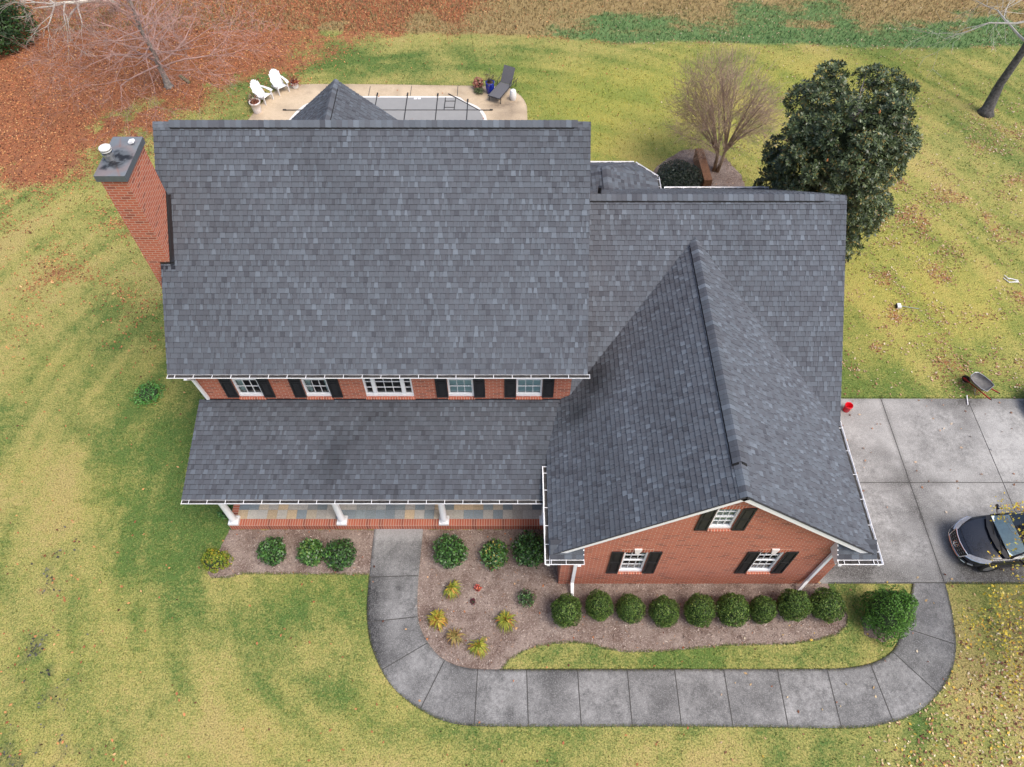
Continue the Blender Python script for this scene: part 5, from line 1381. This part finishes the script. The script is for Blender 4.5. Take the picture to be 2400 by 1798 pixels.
mb.v = [(x_ - .52, z_, y_ + .20) for x_, y_, z_ in mb.v]; wh = mb.build('wheel', 'rubber', t, local=True, smooth=True)
mb = MB(); mb.lathe([(.001, -.03), (.09, -.03), (.09, .03), (.001, .03)], 16); mb.v = [(x_ - .52, z_, y_ + .20) for x_, y_, z_ in mb.v]; mb.build('hub', 'red_wood', wh, local=True)
# broom
t = thing('push_broom', 'white-headed broom lying on the lawn right of the wing', 'broom', (14.5, 18.14, 0), R(-8))
mb = MB(); mb.box(-.06, .07, -.10, .10, .05, .12); mb.build('head', 'white_plastic', t, local=True, bevel=.02)
mb = MB(); mb.box(-.09, -.062, -.095, .095, .02, .11); mb.build('bristles', 'rubber', t, local=True)
mb = MB(); mb.tube([(.06, 0, .09), (.75, 0, .03)], .011, 6); mb.build('handle', 'steel', t, local=True)
# folded white frame
t = thing('metal_stand', 'folded white tubular stand lying on the lawn near the right edge', 'stand', (19.3, 19.4, 0), R(5)); t.scale = (.58, .58, .7)
for k, (a, z_) in enumerate(((0, .03), (.12, .06))):
    mb = MB(); mb.tube([(-.46, .42 - a, z_), (-.30, .02 - a * .6, z_), (.0, -.02, z_), (.36, -.04 + a * .3, z_), (.38, .05 + a * .3, z_), (-.02, .28 - a * .3, z_ + .02), (-.22, .36 - a, z_ + .02), (-.30, .62 - a, z_ + .02)], .024, 6); mb.build('leg', 'white_plastic', t, local=True)
mb = MB(); mb.tube([(15.53, 13.72, .05), (15.62, 14.10, .07)], .022, 6); tag(mb.build('stake', 'white_plastic', None), 'short white stick lying across the grass edge of the driveway', 'stick')

# ---------------------------------------------------------------- cars
def car(label, loc, rz, paint, group=None):
    t = thing('parked_car', label, 'car', loc, rz, group)
    # x forward; stations: x, half width, sill z, belt half-width z, hood edge z, hood centre z
    st_ = [(2.30,.30,.30,.44,.56,.58),(2.23,.50,.26,.46,.64,.68),(2.06,.70,.22,.50,.72,.77),(1.80,.84,.20,.54,.79,.85),(1.45,.91,.20,.58,.85,.92),(1.0,.92,.20,.60,.90,.98),(.78,.92,.20,.62,.93,1.02),(0,.925,.20,.66,.96,1.03),(-.9,.925,.20,.70,1.0,1.05),(-1.7,.91,.22,.74,1.03,1.07),(-2.1,.84,.26,.76,1.03,1.06),(-2.28,.66,.32,.74,.96,.98)]
    mb = MB(); rings = []
    for x_, w_, zs_, zb, zh, zc in st_:
        half_ = [(w_ * .90, zs_), (w_ * .985, zs_ + .12), (w_, zb), (w_ * .965, zh - .05), (w_ * .90, zh), (w_ * .55, zc - .015), (0, zc)]
        rings.append([(x_, -y_, z_) for y_, z_ in half_] + [(x_, y_, z_) for y_, z_ in half_[-2::-1]])
    for i in range(len(rings) - 1):
        for k in range(len(rings[0]) - 1): mb.face([rings[i][k], rings[i][k + 1], rings[i + 1][k + 1], rings[i + 1][k]])
    mb.face(rings[0][::-1]); mb.face(rings[-1])
    body = mb.build('body', paint, t, local=True, weld=True, smooth=True, subsurf=2)
    # bonnet seam and front bumper in black
    def zbody(x_, y_):
        xs_ = [s[0] for s in st_][::-1]; w_ = np.interp(x_, xs_, [s[1] for s in st_][::-1]); zh = np.interp(x_, xs_, [s[4] for s in st_][::-1]); zc = np.interp(x_, xs_, [s[5] for s in st_][::-1]); f = min(1, abs(y_) / w_)
        return float(zc - (zc - zh) * f ** 2.2)
    for s_ in (-1, 1):
        pts = [(x_, s_ * y_, zbody(x_, y_) + .004) for x_, y_ in ((2.02, .55), (1.85, .68), (1.5, .765), (1.1, .80), (.85, .81))]; mb = MB(); mb.tube(pts, .007, 4); mb.build('hood_seam', 'car_black', body, local=True)
    mb = MB(); pts = [(2.06 + .06 * (1 - (y_ / .55) ** 2), y_, zbody(2.08, y_) + .004) for y_ in np.linspace(-.55, .55, 9)]; mb.tube(pts, .006, 4); mb.build('hood_seam', 'car_black', body, local=True)
    def nose(y_): return float(np.interp(abs(y_), [0, .3, .5, .7, .84, .92], [2.34, 2.315, 2.25, 2.08, 1.84, 1.5]))
    # grille
    def ring(yw, zlo, zhi, out):
        top = [(nose(y_) - .075 + out, y_, zhi) for y_ in np.linspace(-yw, yw, 9)]; bot = [(nose(y_ * .85) + .015 + out, y_ * .85, zlo) for y_ in np.linspace(yw, -yw, 9)]; return top, bot
    top, bot = ring(.50, .38, .70, .012); mb = MB()
    for k in range(8): mb.face([top[k], top[k + 1], bot[7 - k], bot[8 - k]])
    gr = mb.build('grille', 'car_black', t, local=True)
    mb = MB()
    for k in range(1, 8):
        for j in range(1, 4):
            a = Vector(top[k]).lerp(Vector(bot[8 - k]), j / 4) + Vector((.006, 0, 0)); mb.obox(a + Vector((0, -.035, -.006)), (0, .07, 0), (.006, 0, 0), (0, 0, .010))
    mb.build('grille_mesh', 'steel', gr, local=True)
    mb = MB(); mb.tube(top + bot + [top[0]], .018, 6); mb.build('grille_surround', 'chrome', gr, local=True)
    mb = MB(); cxg = 2.325; n = 20; pts = [(cxg + .01 - .045 * math.sin(a), .105 * math.cos(a), .545 + .062 * math.sin(a)) for a in np.linspace(0, 2 * math.pi, n)]; mb.tube(pts, .011, 5)
    for y0_, y1_ in ((-.055, -.03), (.03, .055)): mb.tube([(cxg + .035, y0_, .50), (cxg - .015, y1_, .59)], .011, 5)
    mb.tube([(cxg + .01, -.045, .54), (cxg + .01, .045, .55)], .010, 5); mb.build('emblem', 'chrome', gr, local=True)
    # headlights and chrome brows
    for s_ in (-1, 1):
        lo = [(nose(y_) + .01, y_, z_) for y_, z_ in ((.50, .64), (.67, .67), (.80, .72), (.885, .79))]; up_ = [(x_, y_, zbody(x_, y_) + .012) for x_, y_ in ((2.14, .47), (1.98, .60), (1.80, .70), (1.55, .83))]; mb = MB()
        for k in range(3): q4 = [up_[k], up_[k + 1], lo[k + 1], lo[k]]; q4 = [(x_ + .012, y_ * s_, z_ + .012) for x_, y_, z_ in q4]; mb.face(q4 if s_ > 0 else q4[::-1])
        hl = mb.build('headlight', 'lamp_lens', t, local=True)
        mb = MB(); mb.tube([(x_ + .012, y_ * s_, z_ + .005) for x_, y_, z_ in lo], .014, 5); mb.build('chrome_strip', 'chrome', hl, local=True)
        mb = MB(); mb.tube([(nose(.66) + .01, s_ * .66, .36), (nose(.76) + .01, s_ * .76, .39)], .03, 6); mb.build('fog_lamp', 'steel', t, local=True)
        mb = MB(); mb.tube([(.70, s_ * .86, .98), (.66, s_ * 1.05, 1.03)], .03, 6); mr = mb.build('mirror', 'car_black', t, local=True)
        mb = MB(); mb.v = []; mb.lathe([(.001, -.1), (.05, -.085), (.065, 0), (.05, .085), (.001, .1)], 12); mb.v = [(x_ * .9 + .64, z_ + s_ * 1.07, y_ * 1.3 + 1.05) for x_, y_, z_ in mb.v]; mb.build('mirror_shell', paint, mr, local=True, smooth=True)
        for xw in (1.42, -1.40):
            mb = MB(); prof = [(.20, -.10), (.31, -.11), (.335, -.06), (.335, .06), (.31, .11), (.20, .10)]; mb.lathe(prof, 28); mb.v = [(x_ + xw, z_ + s_ * .80, y_ + .335) for x_, y_, z_ in mb.v]; wh = mb.build('wheel', 'rubber', t, local=True, smooth=True)
            mb = MB(); mb.lathe([(.001, .085), (.08, .10), (.20, .095)], 18); mb.v = [(x_ + xw, s_ * (z_ + .80), y_ + .335) for x_, y_, z_ in mb.v]; mb.build('rim', 'steel', wh, local=True)
    mb = MB(); mb.tube([(nose(y_) + .03, y_, .33) for y_ in np.linspace(-.62, .62, 11)], .020, 6); mb.build('bumper_strip', 'chrome', t, local=True)
    mb = MB(); pr = None
    for y_ in np.linspace(-.8, .8, 13):
        a = (nose(y_) + .012, y_, .40); b_ = (nose(y_) + .005, y_, .22)
        if pr: mb.face([pr[0], pr[1], b_, a])
        pr = (a, b_)
    mb.build('lower_bumper', 'car_black', t, local=True)
    # cabin
    R0 = [(.86, .78, 1.0), (.98, .30, 1.03), (1.0, 0, 1.035)]
    ws_b = [(1.00, -.80, .99), (1.16, -.40, 1.01), (1.20, 0, 1.015), (1.16, .40, 1.01), (1.00, .80, .99)]; ws_t = [(.02, -.60, 1.53), (.08, -.3, 1.555), (.10, 0, 1.56), (.08, .3, 1.555), (.02, .60, 1.53)]
    mb = MB(); n1 = Vector((.5, 0, .8)) * .012
    for k in range(4):
        f = lambda p, q, s: Vector(p).lerp(Vector(q), s)
        lo_, hi = .10, .93; mb.face([f(ws_b[k], ws_t[k], lo_) + n1, f(ws_b[k + 1], ws_t[k + 1], lo_) + n1, f(ws_b[k + 1], ws_t[k + 1], hi) + n1, f(ws_b[k], ws_t[k], hi) + n1])
    mb.build('windscreen', 'glass', t, local=True)
    mb = MB()
    for s_ in (-1, 1):
        a, b_ = Vector(ws_b[0 if s_ < 0 else 4]), Vector(ws_t[0 if s_ < 0 else 4]); mb.tube([a, b_], .035, 6)
        rl = [(.02, .60, 1.53), (-.6, .62, 1.58), (-1.3, .60, 1.55), (-1.95, .52, 1.40)]; mb.tube([(x_, s_ * y_, z_) for x_, y_, z_ in rl], .035, 6); mb.tube([(-.35, s_ * .88, .98), (-.42, s_ * .62, 1.56)], .035, 6); mb.tube([(-2.1, s_ * .80, 1.03), (-1.95, s_ * .52, 1.40)], .05, 6)
    mb.tube([p for p in ws_t], .03, 6); mb.build('pillars', paint, t, local=True, smooth=True)
    mb = MB(); rt = [[(.08, y_ * .60 / .6 * 1.0, 1.555 - .06 * abs(y_)) for y_ in np.linspace(-.6, .6, 7)]] ; rows = []
    for x_, w_, z_ in ((.10, .60, 1.56), (-.3, .62, 1.60), (-.9, .62, 1.605), (-1.5, .58, 1.55), (-1.98, .50, 1.42)): rows.append([(x_ - .08 * abs(q), q * w_, z_ - .035 * q * q) for q in np.linspace(-1, 1, 9)])
    for i in range(4):
        for k in range(8): mb.face([rows[i][k], rows[i][k + 1], rows[i + 1][k + 1], rows[i + 1][k]])
    mb.build('roof', paint, t, local=True, weld=True, smooth=True)
    for s_ in (-1, 1):
        mb = MB(); q4 = [(.72, s_ * .87, .99), (-2.0, s_ * .80, 1.05), (-1.9, s_ * .54, 1.40), (-.6, s_ * .63, 1.56), (.0, s_ * .61, 1.51)]; mb.face(q4 if s_ < 0 else q4[::-1]); mb.build('side_window', 'glass', t, local=True)
    mb = MB(); mb.face([(-2.14, -.72, 1.04), (-2.14, .72, 1.04), (-1.99, .48, 1.42), (-1.99, -.48, 1.42)]); mb.build('rear_window', 'glass', t, local=True)
    mb = MB()
    for k in range(4):
        a, b_ = Vector(ws_b[k]), Vector(ws_b[k + 1]); up3 = Vector((0, 0, .018)); fw3 = Vector((.16, 0, -.012)); mb.face([a + up3 - fw3 * .3, b_ + up3 - fw3 * .3, b_ + up3 + fw3, a + up3 + fw3])
    mb.build('cowl', 'car_black', body, local=True)
    mb = MB(); mb.obox((1.02, -.74, 1.04), (0, 1.48, 0), (-.60, 0, .06), (0, 0, .012)); mb.build('dashboard', 'sunshade_reflection', t, local=True)  # pale cyan: silver sunshade plus the windscreen's sky reflection put into the colour
    mb = MB(); mb.box(-1.8, .35, -.72, .72, .55, .70)
    for y_ in (-.4, .4): mb.obox((-.35, y_ - .24, .7), (.0, .48, 0), (-.22, 0, .62), (.14, 0, .04)); mb.obox((-.55, y_ - .12, 1.28), (0, .24, 0), (-.05, 0, .18), (.08, 0, .02))
    mb.build('seats', 'seat_cloth', t, local=True, bevel=.03)
    mb = MB(); pts = [(.30 + .07 * math.sin(a), .38 + .18 * math.cos(a), 1.05 + .16 * math.sin(a)) for a in np.linspace(0, 6.283, 18)]; mb.tube(pts, .014, 5); mb.build('steering_wheel', 'rubber', t, local=True)
    mb = MB()
    for s_ in (0, 1): mb.tube([(1.20, .55 - .62 * s_, 1.045), (1.06, .0 - .62 * s_, 1.09)], .012, 4)
    mb.build('wipers', 'rubber', t, local=True)
    return t
CH = math.pi + R(3.5)
car('dark blue-black car parked nose-in with chrome grille at the right edge', (15.08, 8.66, .03), CH, 'car_paint').scale = (.84, .84, .84)
car('white vehicle whose nose barely shows at the right edge above the driveway', (19.35, 13.5, .03), math.pi, 'car_white').scale = (.84, .84, .84)

# ---------------------------------------------------------------- ground scatter (uncountable)
def scatter(n, x0, x1, y0, y1, dens, seed):
    rs = np.random.RandomState(seed); x_ = rs.uniform(x0, x1, n); y_ = rs.uniform(y0, y1, n); k = rs.uniform(0, 1, n) < dens(x_, y_); return rs, x_[k], y_[k]
def hardscape(x_, y_):
    poly = OUTS + INNS[::-1]
    k = inpoly(x_, y_, poly) | ((x_ > 8.9) & (y_ > 7.5) & (y_ < 14.04)) | inpoly(x_, y_, DECK)
    k |= (x_ > -8.87) & (x_ < 8.93) & (y_ > 9.2) & (y_ < 24) & ((y_ > 11.8) | (x_ < 1.4)) & ~((y_ > 20.9) & ((x_ > 5.2) | ((x_ > -4) & (x_ < 1.4)))) | (x_ > 1.35) & (x_ < 8.93) & (y_ > 7.5) & (y_ < 20.9)
    return k
def leafdens(x_, y_):
    T2, L2, F2, Y2, D2, G2 = masks(x_, y_)
    d = np.clip(L2, 0, 1) * .9 + .012 + .05 * F2 + .03 * (x_ > 9) * (y_ > 13) + .03 * (y_ > 22) * (x_ < -8)
    d = d + .22 * sstep(-9, -12, x_) * sstep(13, 22, y_) * np.clip((fbm(x_, y_, 1.4, 41) - .32) * 4, .1, 1)
    d = d + .8 * np.clip(D2, 0, 1) + 1.5 * sstep(9.5, 15, x_ + (5 - y_) * .8) * sstep(7.4, 5.5, y_) * (.35 + fbm(x_, y_, .8, 61)) + .30 * sstep(9.5, 13, x_) * sstep(13.5, 15, y_) * sstep(33, 26, y_) * np.clip((fbm(x_, y_, 1.1, 51) - .40) * 5, 0, 1)
    d = np.where(hardscape(x_, y_), .010 * (x_ > 6) + .003, d); return d
rs, lx, ly = scatter(330000, -30, 30, 1.5, 44, leafdens, 5)
n = len(lx); hz = np.where(hardscape(lx, ly), .045, .018) + rs.uniform(0, .03, n)
LP = np.stack([lx, ly, hz], 1); LV = leaf_quads(rs, LP, np.tile([0, 0, 1.], (n, 1)), .085, .62, .38)
T2, L2, F2, Y2, D2, G2 = masks(lx, ly)
lc = pal(rs, n, [(.48,.195,.088),(.34,.115,.058),(.56,.27,.11),(.13,.05,.034),(.60,.36,.17),(.46,.165,.082)], [.27,.2,.18,.15,.09,.11], .18)
rt = pal(rs, n, [(.40,.24,.15),(.52,.38,.26),(.24,.12,.07),(.60,.50,.38),(.33,.17,.10)], [.3,.22,.22,.1,.16], .18)
lb = pal(rs, n, [(.48,.33,.17),(.58,.45,.27),(.62,.42,.08),(.28,.13,.08),(.68,.58,.42),(.18,.08,.055)], [.24,.16,.12,.26,.10,.12], .18)
right = (lx > 5)[:, None]; low = ((lx > 6) & (ly < 8))[:, None]
lc = np.where(right, rt, lc); lc = np.where(low, lb, lc)
dkm = (rs.uniform(0, 1, n) < D2 * 1.5)[:, None]; lc = np.where(dkm, pal(rs, n, [(.05,.05,.05),(.09,.09,.085),(.14,.14,.14)]), lc)
lo = quads_mesh('fallen_leaves', LV, lc, 'dry_leaf'); struct(lo, 'stuff')
# grass tufts: short blades that break up the lawn surface
def grassdens(x_, y_):
    T2, L2, F2, Y2, D2, G2 = masks(x_, y_); d = np.where(y_ < 13, .9, .5) * (1 - L2) * (.45 + .55 * T2); d = np.where(F2 > .5, .9, d)
    d = np.where(hardscape(x_, y_) | in_mulch(x_, y_), 0, d); return d
rs, gx_, gy_ = scatter(260000, -29, 29, 1.8, 42, grassdens, 8)
n = len(gx_); T2, L2, F2, Y2, D2, G2 = masks(gx_, gy_); T2 = np.clip(T2 + rs.normal(0, .16, n), 0, 1)[:, None]; Y2 = Y2[:, None]; F2 = F2[:, None]; G2 = G2[:, None]
c0 = np.array([.44,.36,.14]); c1 = np.array([.30,.315,.085]); c2_ = np.array([.11,.20,.042])
gc = np.where(T2 < .5, c0 + (c1 - c0) * T2 * 2, c1 + (c2_ - c1) * (T2 * 2 - 1)); gc = gc * (1 - Y2) + (np.array([.52,.38,.06]) * (1 - T2) + np.array([.30,.33,.045]) * T2) * Y2
gc = gc * (1 - F2) + (np.array([.34,.25,.115]) * (1 - G2) + np.array([.12,.23,.08]) * G2) * F2
gc = np.clip(gc * rs.uniform(.5, 1.3, (n, 1)), .01, 1)
a = rs.uniform(0, 6.283, n); hgt = rs.uniform(.035, .09, n) * np.where(F2[:, 0] > .5, 2.2, 1); ln = rs.uniform(.02, .07, n) * np.where(F2[:, 0] > .5, 1.8, 1); wd = rs.uniform(.008, .019, n) * np.where(gy_ > 20, 1.7, 1)
B0 = np.stack([gx_, gy_, np.zeros(n)], 1); D = np.stack([np.cos(a), np.sin(a), np.zeros(n)], 1); Sx = np.stack([-np.sin(a), np.cos(a), np.zeros(n)], 1)
tip = B0 + D * ln[:, None] + np.array([0, 0, 1.]) * hgt[:, None]
GV = np.stack([B0 - Sx * wd[:, None], B0 + Sx * wd[:, None], tip], 1)
EV, EC = [], []
def fringe(line, side, per=150, z=.03):
    for i in range(len(line) - 1):
        p, q = np.array(line[i]), np.array(line[i + 1]); L = np.linalg.norm(q - p)
        if L < 1e-4: continue
        m = int(L * per) + 1; t_ = rs.uniform(0, 1, m); nrm = np.array([-(q - p)[1], (q - p)[0]]) / L * side; keep = vnoise((p + (q - p) * .5)[None, 0] * 2.2, (p + (q - p) * .5)[None, 1] * 2.2, 9)[0] * .8 + .35
        for tt in t_[: int(m * keep)]:
            b_ = p + (q - p) * tt - nrm * rs.uniform(-.005, .03); l_ = rs.uniform(.02, .075); dr = nrm * l_ + (q - p) / L * rs.normal(0, .03); w_ = rs.uniform(.006, .014); sv = (q - p) / L * w_
            EV.append([[b_[0] - sv[0], b_[1] - sv[1], z * .3], [b_[0] + sv[0], b_[1] + sv[1], z * .3], [b_[0] + dr[0], b_[1] + dr[1], z + rs.uniform(.01, .05)]]); EC.append(np.array([.13, .165, .05]) * rs.uniform(.4, 1.5) if rs.uniform() < .75 else np.array([.33, .27, .11]) * rs.uniform(.6, 1.1))
fringe([p for p in OUTS if p[1] < 7.75], 1); fringe([(-.3, 5.085), (4.7, 5.095), (8.6, 5.095)] + [p for p in INNS if p[0] > 8.6], -1); fringe([(8.95, 14.04), (26, 14.04)], -1, 110); fringe([(12.7, 7.5), (26, 7.5)], 1, 110); fringe(MULCH_EDGE, 1, 110); fringe([(-8.84,7.68),(-8.34,7.68),(-8.0,7.8),(-6.9,7.79),(-5.03,7.78),(-4.2,7.77)], 1, 110); fringe([(-12.4, 28.5)] + DECK[2:15], -1, 70)
GV = np.concatenate([GV, np.array(EV)]); gc = np.concatenate([gc, np.array(EC)])
go = quads_mesh('grass', GV, gc, 'blade', fs=3); struct(go, 'stuff')
# mulch chips and pine straw
rs, mx_, my_ = scatter(90000, -9.2, 11.2, 5.0, 27.6, lambda x_, y_: in_mulch(x_, y_) * np.where(y_ > 12, .6, .9), 9)
n = len(mx_); MP = np.stack([mx_, my_, .016 + rs.uniform(0, .025, n)], 1)
MV = leaf_quads(rs, MP, np.tile([0, 0, 1.], (n, 1)), .07, .22, .3)
mc = pal(rs, n, [(.26,.195,.165),(.36,.285,.245),(.155,.10,.08),(.47,.39,.335),(.07,.044,.036),(.58,.50,.43),(.36,.19,.10)], [.25,.22,.2,.1,.13,.06,.04], .15)
struct(quads_mesh('mulch_chips', MV, mc, 'chip'), 'stuff')
